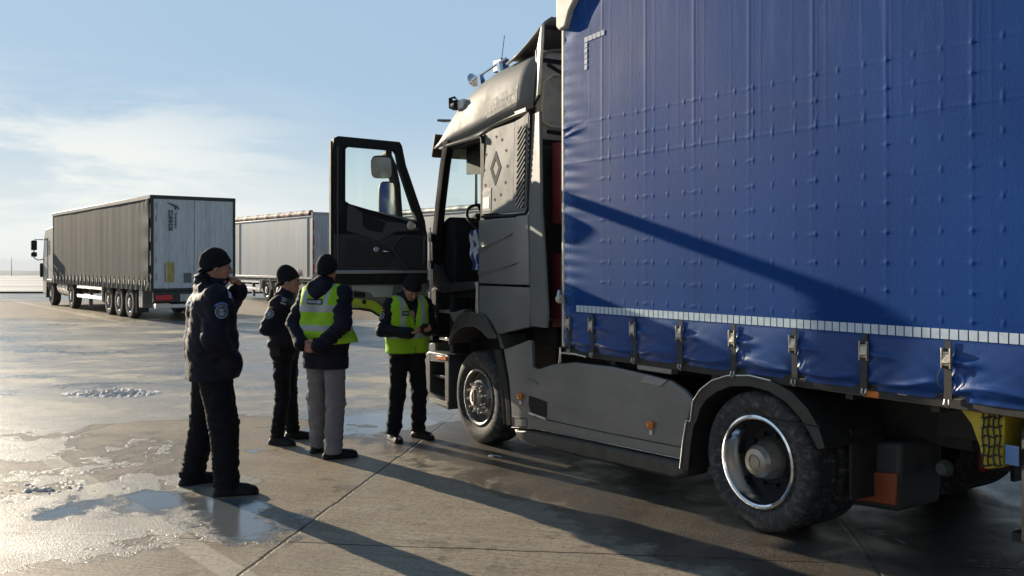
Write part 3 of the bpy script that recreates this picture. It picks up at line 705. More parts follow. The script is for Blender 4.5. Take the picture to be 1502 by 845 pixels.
# ---- front wheel arch
def arch(cx, cz, r0, r1, a0, a1, y0, y1, name, material, n=22, lip=.02, bevel=.008, parent=None):
    secs = []
    for i in range(n + 1):
        a = R(a0 + (a1 - a0) * i / n); c_, s_ = math.cos(a), math.sin(a)
        secs.append([(cx + r0 * c_, y0, cz + r0 * s_), (cx + r1 * c_, y0, cz + r1 * s_), (cx + (r1 + .01) * c_, y0 + .03, cz + (r1 + .01) * s_), (cx + (r1 + .01) * c_, y1, cz + (r1 + .01) * s_), (cx + r0 * c_, y1, cz + r0 * s_)])
    return MB().loft(secs, closed=True, caps=True).build(name, material, parent or TR, bevel=0, angle=50)
fm = mat('fender_grey', (.085, .082, .075), .5, metal=.2, var=.2, dust=(.16, .14, .11), dustamt=.4)
for y0, y1 in ((-.015, .30), (W_ - .30, W_ + .015)):
    V = []
    outer = [(-.60, .94), (-.575, .99), (-.52, 1.10), (-.42, 1.215), (-.32, 1.275), (.02, 1.30), (.13, 1.275), (.22, 1.19), (.30, 1.11), (.36, 1.075)]
    inner = [(-.55, .93), (-.53, .97), (-.48, 1.03), (-.38, 1.10), (-.26, 1.14), (-.06, 1.15), (.06, 1.12), (.12, 1.085), (.20, 1.05), (.33, 1.06)]
    secs = [[(o_[0], y0, o_[1]), (i_[0], y0, i_[1]), (i_[0], y1, i_[1]), (o_[0], y1, o_[1])] for o_, i_ in zip(outer, inner)]
    MB().loft(secs, closed=True, caps=True).build('fender', fm, TR, bevel=.006, angle=50)
    # rear half of the arch: ribbed mud guard
    secs = []
    for x, z in ((.30, .955), (.36, .80), (.42, .62), (.455, .45), (.47, .27)):
        secs.append([(x, y0 - .0, z), (x + .05, y0 + .012, z), (x + .06, y0 + .002, z), (x + .115, y0 + .01, z), (x + .12, y1, z), (x, y1, z)])
    MB().loft(secs, closed=True, caps=True).build('mudguard', CHAS, TR, bevel=.004)
    MB().prism([(.33, 1.10), (.37, 1.10), (.46, .97), (.40, .965)], y0 + .02, y1).build('mudguard_stay', fm, TR, bevel=.004)
MB().box(-.56, .40, .32, .36, .5, 1.35).build('arch_liner', CHAS, TR); MB().box(-.56, .40, W_ - .36, W_ - .32, .5, 1.35).build('arch_liner', CHAS, TR)
MB().box(-.5, .8, .36, W_ - .36, 1.0, 1.40).build('engine_cover', CHAS, TR)
# ---- skirt
sk_pts = [(.455, .965), (.88, 1.085), (.915, 1.08), (.93, .845), (1.02, .835), (1.25, .90), (1.55, .945), (2.05, .955), (2.46, .935), (2.72, .915), (2.86, .865), (2.955, .80), (2.90, .66), (2.86, .50), (2.835, .365), (1.9, .335), (.95, .30), (.60, .255), (.585, .45), (.55, .68)]
bmsk = MB().prism(sk_pts, -.004, .04).build('side_skirt', SKIRT, TR, bevel=.012)
MB().prism(sk_pts, W_ - .04, W_ + .004).build('side_skirt', SKIRT, TR, bevel=.012)
for y in (-.0, W_ - .25):
    MB().prism([(.60, .245), (.95, .285), (1.9, .32), (2.84, .35), (2.88, .25), (2.75, .20), (.85, .135), (.70, .15)], y, y + .25).build('skirt_sill', mat('sill_black', (.03, .029, .027), .4, var=.3, dust=(.12, .1, .08), dustamt=.5), TR, bevel=.03)
# details on skirt: raised top rail, handle pocket, hatch, crease, lamps
MB().prism([(2.46, .937), (2.70, .917), (2.62, .86), (2.40, .875)], -.016, .0).build('step_plate', mat('skirt_pale_metal', (.30, .30, .31), .35, metal=.5, var=.1), bmsk, bevel=.006)  # plate of a paler metal than the skirt
MB().box(2.32, 2.70, .02, .10, .955, 1.005).build('tank_lid', mat('skirt_pale_metal', (.3, .3, .31)), TR, bevel=.01)
MB().prism([(.89, .585), (1.16, .565), (1.16, .43), (.92, .44), (.885, .50)], -.010, -.004).build('handle_pocket', BLK, bmsk)
MB().prism([(.90, .447), (1.165, .425), (1.165, .405), (.90, .425)], -.022, -.004).build('pocket_lip', ALU, bmsk, bevel=.003)
MB().prism([(.72, .70), (.86, .735), (1.02, .715), (1.02, .70), (.86, .71)], -.016, -.004).build('pocket_crease', SKIRT, bmsk)
MB().tube([(.62, .27), ] and [(.62, -.006, .36), (.62, -.006, .27), (.85, -.006, .295), (.85, -.006, .37), (.62, -.006, .36)], .004, 5).build('hatch_seam', BLK, bmsk)
MB().tube([(.95, -.005, .405), (1.9, -.005, .42), (2.845, -.005, .45)], .004, 5).build('skirt_seam', BLK, bmsk)
MB().tube([(.60, -.006, .257), (.95, -.006, .302), (1.9, -.006, .337), (2.835, -.006, .367)], .003, 6).build('skirt_edge_strip', ALU, bmsk)
def side_lamp(x, z, parent=TR):
    lp = MB().box(x - .035, x + .035, -.03, -.004, z - .028, z + .028).build('marker_lamp', ORANGE, parent, bevel=.008)
    MB().lathe([(.016, -.034), (.012, -.042), (.001, -.042)], (x, 0, z), n=14).build('lamp_lens', mat('orange_lens_bright', (.9, .35, .08), .2), lp)
    MB().box(x - .012, x + .022, -.016, -.004, z - .075, z - .04).build('lamp_clip', ALU, lp)
side_lamp(.755, .565); side_lamp(2.515, .565)
# ---- rear fender of the tractor
for y0, y1 in ((-.02, .56), (W_ - .56, W_ + .02)):
    outer = [(2.845, .30), (2.875, .50), (2.91, .65), (2.95, .655), (2.975, .80), (3.05, .89), (3.16, .965), (3.30, 1.012), (3.50, 1.035), (3.68, 1.02), (3.84, .965), (3.96, .88), (4.04, .78), (4.09, .66)]
    inner = [(2.92, .30), (2.945, .50), (2.975, .63), (3.00, .66), (3.04, .76), (3.10, .83), (3.19, .89), (3.32, .945), (3.50, .965), (3.66, .95), (3.79, .90), (3.90, .82), (3.98, .73), (4.04, .64)]
    secs = [[(o_[0], y0, o_[1]), (i_[0], y0, i_[1]), (i_[0], y1, i_[1]), (o_[0], y1, o_[1])] for o_, i_ in zip(outer, inner)]
    fe = MB().loft(secs, closed=True, caps=True).build('rear_fender', mat('fender_black', (.018, .018, .019), .35, var=.2, dust=(.08, .07, .06), dustamt=.3), TR, bevel=.006, angle=50)
    if y0 < 1: MB().tube([(p[0] - .004, y0 - .003, p[1] + .002) for p in outer[:10]], .006, 6).build('fender_trim', ALU, fe)
MB().box(3.60, 4.06, -.024, -.016, .775, .785).build('fender_joint', BLK, TR)
# wheels
wheel(TR, -.05, .455, .455, .268, .30, .02, 'steer'); wheel(TR, -.05, .455, .455, .268, .30, W_ - .02, 'steer', sgn=-1)
wheel(TR, 3.505, .463, .463, .295, .25, .03, 'drive', dual=True); wheel(TR, 3.53, .455, .455, .288, .26, W_ - .03, 'drive', dual=True, sgn=-1)
# chassis
ch = MB().box(.2, 4.55, .78, .86, .62, .92).box(.2, 4.55, W_ - .86, W_ - .78, .62, .92)
for x in (1.0, 1.9, 2.8, 3.4, 4.5): ch.box(x, x + .08, .86, W_ - .86, .66, .88)
ch.build('chassis', CHAS, TR, bevel=.01)
MB().cyl((-.05, .3, .455), (-.05, W_ - .3, .455), .06).cyl((3.53, .3, .455), (3.53, W_ - .3, .455), .09).cyl((3.53, 1.0, .455), (3.53, 1.48, .455), .22).build('axle', CHAS, TR)
MB().box(1.05, 2.55, .08, .70, .38, .86).build('fuel_tank', CHAS, TR, bevel=.05)
MB().box(1.05, 2.55, W_ - .7, W_ - .08, .38, .86).build('fuel_tank', CHAS, TR, bevel=.05)
MB().prism([(3.0, .93), (4.0, .93), (4.1, .98), (3.9, 1.03), (3.1, 1.03), (2.9, .98)], .80, W_ - .80).build('fifth_wheel', CHAS, TR, bevel=.01)
MB().box(1.2, 2.7, .75, W_ - .75, .93, .96).build('catwalk', CHAS, TR)
# tail: mud flap, lamp cluster, plate
tail = MB().box(4.06, 4.08, .25, .56, .30, .74).build('mud_flap', CHAS, TR); MB().box(4.16, 4.19, W_ - .56, W_ - .02, .22, .78).build('mud_flap', RUB, TR)
for y in (1.0, W_ - .94):
    tl = MB().box(4.45, 4.50, y, y + .44, .46, .60).build('tail_lamp', mat('dim_red_lens', (.16, .01, .012), .3), TR, bevel=.01)  # lens colours darkened to stand in for shade under the trailer
    MB().box(4.50, 4.51, y + .02, y + .20, .47, .59).build('indicator_lens', mat('dim_orange_lens', (.12, .03, .008), .4), tl, bevel=.005)
    MB().box(4.45, 4.50, y, y + .44, .61, .74).build('tail_plate', mat('tail_grey', (.07, .07, .075), .5), TR, bevel=.01)
q_ = [tloc(px, py, .50) for px, py in ((1212, 735), (1318, 752), (1322, 650), (1216, 645))]
sb_ = MB().prism(q_, .50, .95).build('tail_box', mat('shade_dark_box', (.045, .043, .046), .6, var=.3), TR, bevel=.03)  # box and its orange plate coloured darker in place of shade
q_ = [tloc(px, py, .48) for px, py in ((1216, 728), (1314, 742), (1316, 695), (1218, 688))]
MB().prism(q_, .475, .50).build('orange_panel', mat('shade_dark_orange', (.30, .065, .02), .6, var=.3), sb_, bevel=.01)
# ---- roof extras
hz = Vector(tloc(695, 117, .25) + (0,)); ux, uz = tloc(695, 117, .25); ux2, uz2 = tloc(731, 98, .35)
hn = MB().lathe([(.012, .30), (.014, .10), (.024, .04), (.05, .005), (.075, -.01), (.070, -.004), (.03, .02), (.001, .03)], (0, 0, 0), axis='x', n=28)
hn.tube([(.10, 0, 0), (.55, 0, .0)], .012, 8); hn.box(.10, .14, -.03, .03, -.14, .0).box(.42, .46, -.02, .02, -.12, .0)
ho = hn.build('air_horn', POLISH, TR, angle=50); ho.location = (ux, .25, uz); ho.rotation_euler = (0, -R(14), R(6))
bx_, bz_ = tloc(733, 96, .40)
bb = MB().box(bx_ - .07, bx_ + .09, .36, .46, bz_ - .07, bz_ + .06).build('beacon_box', mat('blue_plastic', (.03, .10, .30), .4), TR, bevel=.01)
ax1, az1 = tloc(735, 91, .4); ax2, az2 = tloc(740, 52, .4)
MB().tube([(ax1, .4, az1 - .03), (ax2, .4, az2)], .0035, 5).build('antenna', BLK, TR)
lx, lz = tloc(673, 155, .1)
sp = MB().lathe([(.001, .05), (.05, .05), (.055, .0), (.05, -.03), (.001, -.03)], (0, 0, 0), axis='x', n=18)
sp.add([(-.05, -.05, -.03), (-.02, -.07, .07), (-.06, .0, .08), (-.08, .02, .03), (0, .03, .06), (.02, -.02, .09), (.03, .02, .02), (-.03, 0, -.05)], [(0, 1, 2, 3), (2, 4, 5, 1), (4, 6, 5), (0, 3, 7), (3, 4, 6, 7), (0, 7, 6, 1)])
spo = sp.build('roof_lamp', BLK, TR); spo.location = (lx, .06, lz)
MB().box(lx + .02, lx + .15, .055, .12, lz - .05, lz + .05).build('lamp_bracket', WHITE, TR, bevel=.02)
# sun visor across the front
MB().prism([(-1.02, 2.93), (-1.0, 2.90), (-.92, 3.14), (-.95, 3.15)], .02, W_ - .02).build('sun_visor', mat('visor_smoke', (.06, .05, .045), .3), TR, bevel=.01)
# sleeper emblem: faint lozenge ring and ring of stars, and the notice sticker
EMB = mat('faded_decal', (.112, .112, .110), .7, spec=.05, var=.3, vscale=30)
mb = MB(); cx, cz = .27, 2.68
def yl(z, x=0): return lean(x, z) - .0025
def loz(rx, rz): return [(cx, cz + rz), (cx + rx, cz), (cx, cz - rz), (cx - rx, cz)]
o4, i4 = loz(.105, .17), loz(.055, .09)
for k in range(4):
    a_, b_, c_, d_ = o4[k], o4[(k + 1) % 4], i4[(k + 1) % 4], i4[k]
    mb.add([(p[0], yl(p[1], p[0]), p[1]) for p in (a_, b_, c_, d_)], [(0, 1, 2, 3)])
for k in range(12):
    a = 2 * math.pi * k / 12; sx, sz = cx + .215 * math.cos(a), cz + .30 * math.sin(a); V = []
    for j in range(10):
        q = math.pi / 2 + j * math.pi / 5; rr_ = .024 if j % 2 == 0 else .010; V.append((sx + rr_ * math.cos(q), yl(sz, sx), sz + rr_ * math.sin(q)))
    mb.add(V, [tuple(range(10))])
mb.build('emblem', EMB, sleeper, fix=False)
NAVY = mat('sticker_navy', (.03, .035, .05), .5, var=.1); PALE = mat('sticker_white', (.62, .65, .68), .5, var=.05)
st = MB().add([(x, yl(z, x) - .001, z) for x, z in ((.045, 2.275), (.20, 2.275), (.20, 2.50), (.045, 2.50))], [(0, 1, 2, 3)]).build('notice_sticker', NAVY, sleeper, fix=False)
MB().add([(x, yl(z, x) - .003, z) for x, z in ((.05, 2.30), (.175, 2.30), (.175, 2.41), (.05, 2.41))], [(0, 1, 2, 3)]).build('sticker_panel', PALE, st, fix=False)
text_on('N2SO', .055, (.113, yl(2.45, .11) - .004, 2.452), (1, 0, 0), (0, .0, 1), 'sticker_text', PALE, st, bold=.001)
# ghost lettering on the roof cap
bv = None
def surf_project(V, tree, d, off):
    out = []
    for p in V:
        h_ = tree.ray_cast(Vector(p), Vector(d)); out.append(tuple(h_[0] - Vector(d) * off) if h_[0] is not None else tuple(p))
    return out
def bvh(o, mod=False):
    if mod:
        dg = bpy.context.evaluated_depsgraph_get(); dg.update(); ev = o.evaluated_get(dg); me = ev.to_mesh()
    else: me = o.data
    tr = BVHTree.FromPolygons([v.co[:] for v in me.vertices], [p.vertices[:] for p in me.polygons])
    return tr
rt = bvh(roof, True)
mb = MB()
for k in range(24):
    for j in range(6):
        x0_, x1_ = .12 + k * .022, .12 + (k + 1) * .022; zb = lambda x: 3.17 + (x - .1) * .16
        z0_, z1_ = j * .028, (j + 1) * .028
        mb.add(surf_project([(x0_, -.5, zb(x0_) + z0_), (x1_, -.5, zb(x1_) + z0_), (x1_, -.5, zb(x1_) + z1_), (x0_, -.5, zb(x0_) + z1_)], rt, (0, 1, 0), .002), [(0, 1, 2, 3)])
mb.build('faded_band', mat('faded_band', (.165, .161, .152), .6, spec=.2, var=.25, vscale=20), roof, fix=False)
V, Fc = text_mesh('TRP TRUCK', .12, .002)
mb = MB(); mb.add(surf_project([(v[0] * .62 + .37, -.5, 3.285 + (v[0] * .62) * .16 + v[1] * .8) for v in V], rt, (0, 1, 0), .003), Fc); mb.build('faded_lettering', mat('faded_lettering', (.205, .20, .19), .6, spec=.2), roof, fix=False)

# ------------------------------------------------------------------ open driver's door (part of the tractor)
DH = Vector((-.955, 0, 0))       # hinge axis; s = distance outwards (towards -y), door thickness runs towards -x
door = MB(); S1 = 1.06
dm = empty('driver_door', (0, 0, 0)); dm.parent = TR; dm['label'] = 'open driver door seen from its inner side'
dm.location = (-.955, -.02, 0); dm.rotation_euler = (0, 0, R(-2.5))
# door local: y = -s, x = thickness (0 inner face, -0.09 outer skin)
fr_o = [(.02, 1.56), (.04, 2.15), (.28, 2.80), (.335, 3.035), (1.04, 3.05), (1.075, 3.0), (1.075, 1.56)]
# frame of the window: outer loop minus inner loop
in_o = [(.14, 2.12), (.16, 2.25), (.36, 2.78), (.385, 2.91), (.41, 2.945), (.94, 2.955), (.965, 2.93), (.968, 2.42), (.968, 2.30), (.965, 2.265)]
def ring_prism(mb, outer, inner, x0, x1):
    n = len(outer); V = []
    for x in (x0, x1):
        V += [(x, -p[0], p[1]) for p in outer] + [(x, -p[0], p[1]) for p in inner]
    F_ = []
    for i in range(n):
        j = (i + 1) % n
        F_ += [(i, j, n + j, n + i), (2 * n + j, 2 * n + i, 3 * n + i, 3 * n + j), (j, i, 2 * n + i, 2 * n + j), (n + i, n + j, 3 * n + j, 3 * n + i)]
    mb.add(V, F_)
outer = [(.035, 2.05), (.06, 2.22), (.28, 2.80), (.325, 3.0), (.35, 3.04), (1.02, 3.055), (1.07, 3.03), (1.075, 2.6), (1.075, 2.3), (1.07, 2.05)]
inner = [(.16, 2.18), (.17, 2.25), (.36, 2.77), (.385, 2.905), (.415, 2.945), (.93, 2.955), (.96, 2.93), (.962, 2.6), (.962, 2.42), (.96, 2.38)]
mb = MB(); ring_prism(mb, outer, inner, -.075, .0)
mb.build('window_frame', BLK, dm, bevel=.012)
mb = MB(); o2 = [(.965 if p[0] > .9 else p[0], p[1]) for p in inner]
ring_prism(mb, [( (p[0] - .55) * 1.035 + .55, (p[1] - 2.6) * 1.035 + 2.6) for p in inner], [((p[0] - .55) * .985 + .55, (p[1] - 2.6) * .985 + 2.6) for p in inner], .0, .018)
mb.build('window_seal', CABIN, dm, bevel=.004)
MB().add([(-.04, -p[0], p[1]) for p in ((.05, 2.12), (.16, 2.20), (.38, 2.95), (.96, 2.96), (.97, 2.30), (.97, 2.12))], [(0, 1, 2, 3, 4, 5)]).build('window', GLASSM, dm, fix=False)
# trim body: polygon in (s, z)
def dprism(name, pts, x0, x1, material, bevel=.01, parent=None):
    return MB().prism([(-p[0], p[1]) for p in pts], x0, x1, ax='yz').build(name, material, parent or dm, bevel=bevel)
body = [(.03, 1.66), (.03, 2.08), (.10, 2.16), (.30, 2.19), (.50, 2.21), (.66, 2.25), (.80, 2.31), (.95, 2.405), (1.07, 2.44), (1.075, 1.66)]
dprism('door_panel', body, -.075, .0, DOORIN, .012)
dprism('door_skin', [(.0, 1.56), (.0, 2.1), (.06, 2.22), (1.08, 2.4), (1.08, 1.56)], -.10, -.077, PAINT, .01)
dprism('door_edge', [(1.078, 1.60), (1.078, 3.0), (1.10, 3.0), (1.10, 1.60)], -.07, -.01, BLK, .006)
MB().tube([(.004, -1.03, 1.68), (.004, -1.035, 2.4), (.004, -1.03, 2.95)], .010, 6).build('door_seal', DOORIN2, dm)
dprism('lower_inset', [(.48, 1.74), (.42, 1.86), (.50, 1.96), (.66, 1.985), (.95, 2.03), (.955, 1.74)], .0, .008, mat('trim_darker', (.022, .022, .026), .65, var=.15), .004)
dprism('upper_trim', [(.30, 2.185), (.50, 2.205), (.66, 2.245), (.80, 2.30), (.93, 2.385), (.94, 2.10), (.60, 2.0), (.52, 2.03), (.40, 2.10), (.14, 2.11), (.14, 2.14)], .0, .014, mat('trim_lighter', (.055, .056, .064), .6, var=.1), .006)
dprism('upper_inset', [(.52, 2.195), (.64, 2.23), (.78, 2.29), (.77, 2.15), (.70, 2.11), (.56, 2.09)], .014, .022, BLK, .004)
dprism('door_pocket', [(.06, 1.70), (.06, 2.02), (.26, 2.07), (.36, 2.02), (.44, 1.93), (.30, 1.72)], .0, .03, mat('pocket_black', (.016, .016, .018), .6, var=.2), .01)
MB().tube([(.035, -.30, 2.06), (.04, -.37, 2.04), (.04, -.455, 1.93), (.035, -.42, 1.87), (.035, -.28, 1.70)], .010, 8).build('pocket_trim', DOORIN2, dm)
MB().tube([(.02, -.08, 2.05), (.05, -.10, 2.0), (.05, -.10, 1.82), (.02, -.09, 1.76)], .014, 8).build('pull_handle', DOORIN2, dm)
hd = MB().lathe([(.001, .022), (.025, .02), (.034, .01), (.036, .0)], (.0, -.62, 1.915), axis='x', n=20); hd.tube([(.03, -.56, 1.895), (.045, -.50, 1.888), (.03, -.45, 1.89)], .009, 8)
hd.build('door_handle', POLISH, dm)
sw_ = MB().lathe([(.05, .014), (.05, .03), (.036, .034), (.034, .028), (.001, .028)], (.0, -.235, 2.165), axis='x', n=24); sw_.build('speaker_ring', ALU, dm)
dprism('sill_strip', [(.05, 1.665), (1.06, 1.665), (1.06, 1.70), (.05, 1.70)], .0, .02, ALU, .006)
dprism('lower_trim', [(.03, 1.56), (.03, 1.665), (1.075, 1.665), (1.075, 1.56)], -.07, -.002, BLK, .01)
# lower apron of the door with the wheel-arch cut
GY = mat('apron_paint', (.20, .19, .17), .45, metal=.2, var=.2); LIME_LIT = mat('apron_lime_lit', (.42, .50, .04), .5, var=.2, dust=(.2, .2, .06), dustamt=.3)  # lime stands for green light on the rim, put into its colour
dprism('apron', [(.02, 1.56), (1.05, 1.56), (1.06, 1.36), (.80, 1.345), (.66, 1.32), (.50, 1.22), (.44, 1.10), (.40, .96), (.30, .94), (.02, .94)], -.10, -.06, GY, .012)
dprism('apron_recess', [(.40, 1.54), (.86, 1.55), (.86, 1.50), (.66, 1.47), (.62, 1.42), (.42, 1.42)], -.06, -.052, mat('apron_pale', (.42, .43, .46), .4, var=.1), .004)
dprism('apron_flange', [(.84, 1.48), (.84, 1.43), (.72, 1.42), (.72, 1.47)], -.058, -.045, BLK, .004)
ob = [(1.06, 1.42), (.80, 1.41), (.62, 1.385), (.50, 1.29), (.43, 1.17), (.385, 1.0), (.37, .94)]
ib = [(1.06, 1.335), (.80, 1.32), (.67, 1.295), (.535, 1.21), (.47, 1.09), (.425, .96), (.415, .93)]
V = []; 
mb = MB(); secs = [[(-.056, -o_[0], o_[1]), (-.030, -o_[0] - .0, o_[1]), (-.030, -i_[0], i_[1]), (-.10, -i_[0], i_[1])] for o_, i_ in zip(ob, ib)]
mb.loft(secs, closed=True, caps=True).build('apron_rim', LIME_LIT, dm, bevel=.005, angle=50)
MB().tube([(-.02, -p[0] + .008, p[1] - .014) for p in ib], .012, 6).build('arch_seal', BLK, dm)
MB().lathe([(.022, .0), (.022, .012), (.001, .014)], (-.03, -.74, 1.375), axis='x', n=16).build('apron_plug', BLK, dm)
# hinges
MB().cyl((-.03, .01, 1.72), (-.03, .01, 1.80), .02, n=12).cyl((-.03, .01, 2.0), (-.03, .01, 2.1), .02, n=12).cyl((-.03, .0, 1.25), (-.03, .0, 1.35), .02, n=12).build('hinge', STEEL, dm)
MB().tube([(.012, -.005, 1.3), (.012, -.012, 1.8), (.012, -.01, 2.15)], .009, 6).build('hinge_trim', ALU, dm)
# mirrors stand off the outer skin, ahead of the door
mi = empty('mirror_assembly', (0, 0, 0)); mi.parent = dm
arm = MB().tube([(-.09, -.44, 2.93), (-.20, -.42, 2.93), (-.22, -.36, 2.80), (-.22, -.31, 2.60), (-.22, -.29, 2.35), (-.20, -.28, 2.22), (-.10, -.26, 2.18)], [.035, .05, .06, .055, .055, .05, .04], 10).build('mirror_arm', BLK, mi)
def mirror(c, hw, hh, tilt, yaw):
    mb = MB(); secs = []
    for x, k in ((-.09, .3), (-.075, .72), (-.04, .95), (.0, 1.0), (.012, .97)):
        ring_ = []
        for j in range(20):
            a = 2 * math.pi * j / 20; ca, sa_ = math.cos(a), math.sin(a)
            ring_.append((x, hw * k * math.copysign(abs(ca) ** .45, ca), hh * k * math.copysign(abs(sa_) ** .45, sa_)))
        secs.append(ring_)
    h_ = mb.loft(secs, closed=True, caps=True).build('mirror_housing', BLK, mi, angle=50)
    g_ = MB(); V = [(.014, hw * .90 * math.copysign(abs(math.cos(a)) ** .35, math.cos(a)), hh * .92 * math.copysign(abs(math.sin(a)) ** .35, math.sin(a))) for a in [2 * math.pi * j / 28 for j in range(28)]]
    g_.add(V, [tuple(range(28))]); g_.build('mirror_glass', MIRR, h_)
    h_.location = c; h_.rotation_euler = (0, R(tilt), R(yaw)); return h_
mirror((-.20, -.475, 2.785), .115, .125, 24, -30)
mirror((-.20, -.40, 2.44), .105, .20, 0, -6)

# shirt hung beside the seat (own thing)
SH = empty('hanging_shirt', tuple(LO + U * -.60 + IN * .30 + Vector((0, 0, 1.70))), LRZ)
tag(SH, 'blue and white striped shirt hanging by the driver seat inside the open cab', 'shirt')
m, t, b = newmat('striped_cloth')
o_ = t.node('ShaderNodeTexCoord').outputs['Object']; sx, sy, sz = t.sep(o_)
st_ = t.ss(t.m('SINE', t.m('MULTIPLY', t.m('ADD', sx, t.m('MULTIPLY', t.noise(o_, 6), .08)), 70)), -.1, .1)
t.put(b.inputs['Base Color'], t.mix(st_, (.03, .06, .22), (.60, .64, .72))); b.inputs['Roughness'].default_value = .85
mb = MB(); NX, NZ = 16, 22; V = []
for i in range(NX):
    for j in range(NZ):
        q = i / (NX - 1); z = j / (NZ - 1) * .42
        V.append((-.05 + q * .16 + .02 * math.sin(z * 18), .03 * math.sin(q * 14 + z * 5) + .012 * math.sin(z * 30), z))
mb.add(V, [(i * NZ + j, (i + 1) * NZ + j, (i + 1) * NZ + j + 1, i * NZ + j + 1) for i in range(NX - 1) for j in range(NZ - 1)])
mb.build('cloth', m, SH, solid=.006, angle=80)

# ------------------------------------------------------------------ blue curtain-sided trailer coupled to the lorry
TL = empty('semi_trailer', LO, LRZ); tag(TL, 'blue curtain sided semi trailer coupled to the grey tractor unit', 'semi trailer')
rnd = random.Random(11); rng = np.random.RandomState(5)
seams = np.array([1.94 + .512 * k for k in range(25)]); straps_x = [1.51, 1.82] + [2.335 + .509 * k for k in range(24)]
ROWS = [3.24, 2.93, 2.77, 2.61, 2.45, 2.28, 2.12, 1.95, 1.78, 1.62, 1.47]
X1 = 15.0
def bumpf(d, w_): return np.exp(-(d / w_) ** 2)
tie_x = np.array([2.035 + .165 * k for k in range(80)]) + rng.uniform(-.012, .012, 80)
def curtain_out(x, z):
    """outward offset (towards the camera) of the curtain at local x, z (numpy)"""
    x = np.asarray(x, float); z = np.asarray(z, float); o = np.zeros(np.broadcast(x, z).shape)
    o += .006 * np.sin(x * 1.3 + .5) * np.clip((z - 1.3) / 1.5, 0, 1) + .0015 * np.sin(x * 4.1 + z * 2.2) 
    for k, s in enumerate(seams):          # vertical webbing
        up = .5 + .5 * np.tanh((z - 2.6) * 9)
        o += (.0012 * up + .0004) * (bumpf(x - s, .014) ) 
        o += .0006 * up * bumpf(x - s - .035, .006)
        if k % 1 == 0: o += .0004 * (bumpf(x - s - .10, .008) + bumpf(x - s + .16, .006)) * (.3 + up)
    for i, r_ in enumerate(ROWS):
        strong = {3.24: .3, 2.93: .9, 2.77: .8, 2.61: 1.6}.get(r_, .25)
        o += .0011 * strong * bumpf(z - r_, .007)
        if r_ == 3.24: continue
        for k, tx in enumerate(tie_x[:34]):
            L = .018 if r_ != 2.61 else .035
            zz = z - r_ - (.012 if r_ == 2.61 else 0)
            o += .0030 * bumpf(x - tx, .007) * bumpf(zz, L)
        for s in seams[:8]:
            o += .0024 * bumpf((x - s - .005), .035) * bumpf(z - r_ - .004 * np.sin((x - s) * 60), .007)
    # wrinkles at the front edge
    e = np.clip(1 - (x - 1.43) / .42, 0, 1) ** 1.5
    o += e * (.010 * np.sin(z * 31 + x * 11 + 1.5 * np.sin(z * 9)) * (.3 + .7 * bumpf(z - 2.86, .22)) + .004 * np.sin(z * 63 + x * 5))
    o += .016 * bumpf(z - (2.845 + (x - 1.43) * .14), .016) * np.clip(1 - (x - 1.43) / .33, 0, 1)
    o += .012 * bumpf(z - (2.90 + (x - 1.43) * .18), .012) * np.clip(1 - (x - 1.43) / .28, 0, 1)
    o += -.012 * bumpf(z - (3.68 + (x - 1.43) * .42), .05) * np.clip(1 - (x - 1.5) / .5, 0, 1)
    # bottom skirt: pinched in at each strap, bellied out between
    lo = np.clip((1.355 - z) / .24, 0, 1)
    for k in range(len(straps_x) - 1):
        a, b_ = straps_x[k], straps_x[k + 1]
        q = np.clip((x - a) / (b_ - a), 0, 1); inside = ((x >= a) & (x < b_)).astype(float)
        belly = np.sin(np.pi * q) ** .7
        o += inside * lo ** .8 * (.028 * belly - .008) * (b_ - a) / .51
        ph = rng.uniform(0, 6)
        o += inside * lo * .008 * np.sin(x * 40 * (.8 + .1 * (k % 4)) - z * 70 + ph) * np.exp(-q * 5) * .8
        o += inside * lo * .007 * np.sin(x * 34 + z * 60 + ph) * np.exp(-(1 - q) * 5)
        # pulled fold running back from each buckle
        o += inside * .020 * bumpf(z - (1.255 - q * .03), .018 + .012 * q) * np.exp(-((q - .16) / .2) ** 2)
        o += inside * .014 * bumpf(z - (1.10 + .02 * q + .02 * np.sin(q * 5 + ph)), .016) * belly
    o += -.018 * np.clip((1.10 - z) / .03, 0, 1)
    return o
xs = np.concatenate([np.arange(1.43, 6.0, .008), np.arange(6.0, 6.4, .05), np.arange(6.4, X1 + .01, .12)]); zs = np.concatenate([np.arange(1.045, 1.40, .009), np.arange(1.40, 3.0, .009), np.arange(3.0, 4.06, .03)])
XX, ZZ = np.meshgrid(xs, zs, indexing='ij'); OO = curtain_out(XX, ZZ)
zdrop = np.zeros_like(XX)
V = np.stack([XX, -.012 - OO, ZZ + 0], -1).reshape(-1, 3); nz = len(zs)
idx = np.arange(len(xs) * nz).reshape(len(xs), nz); q4 = np.stack([idx[:-1, :-1], idx[1:, :-1], idx[1:, 1:], idx[:-1, 1:]], -1).reshape(-1, 4)
m, t, b = newmat('blue_tarpaulin')
o_ = t.node('ShaderNodeTexCoord').outputs['Object']; sx, sy, sz = t.sep(o_)
n1 = t.noise(t.scale(o_, (1, 1, .5)), 1.3, 5, .6); n2 = t.noise(t.scale(o_, (3, 1, 1)), 45, 4, .7); n3 = t.noise(t.scale(o_, (1, 1, .12)), 14, 4, .6)
wv = t.m('MULTIPLY', t.m('SINE', t.m('MULTIPLY', sx, 900)), t.m('SINE', t.m('MULTIPLY', sz, 900)))
c = t.mix(t.ss(n1, .3, .7), (.0035, .042, .19), (.005, .054, .235))
salt = t.m('MULTIPLY', t.ss(n3, .45, .75), t.m('MULTIPLY', t.ss(sz, 2.4, 3.6), .16))
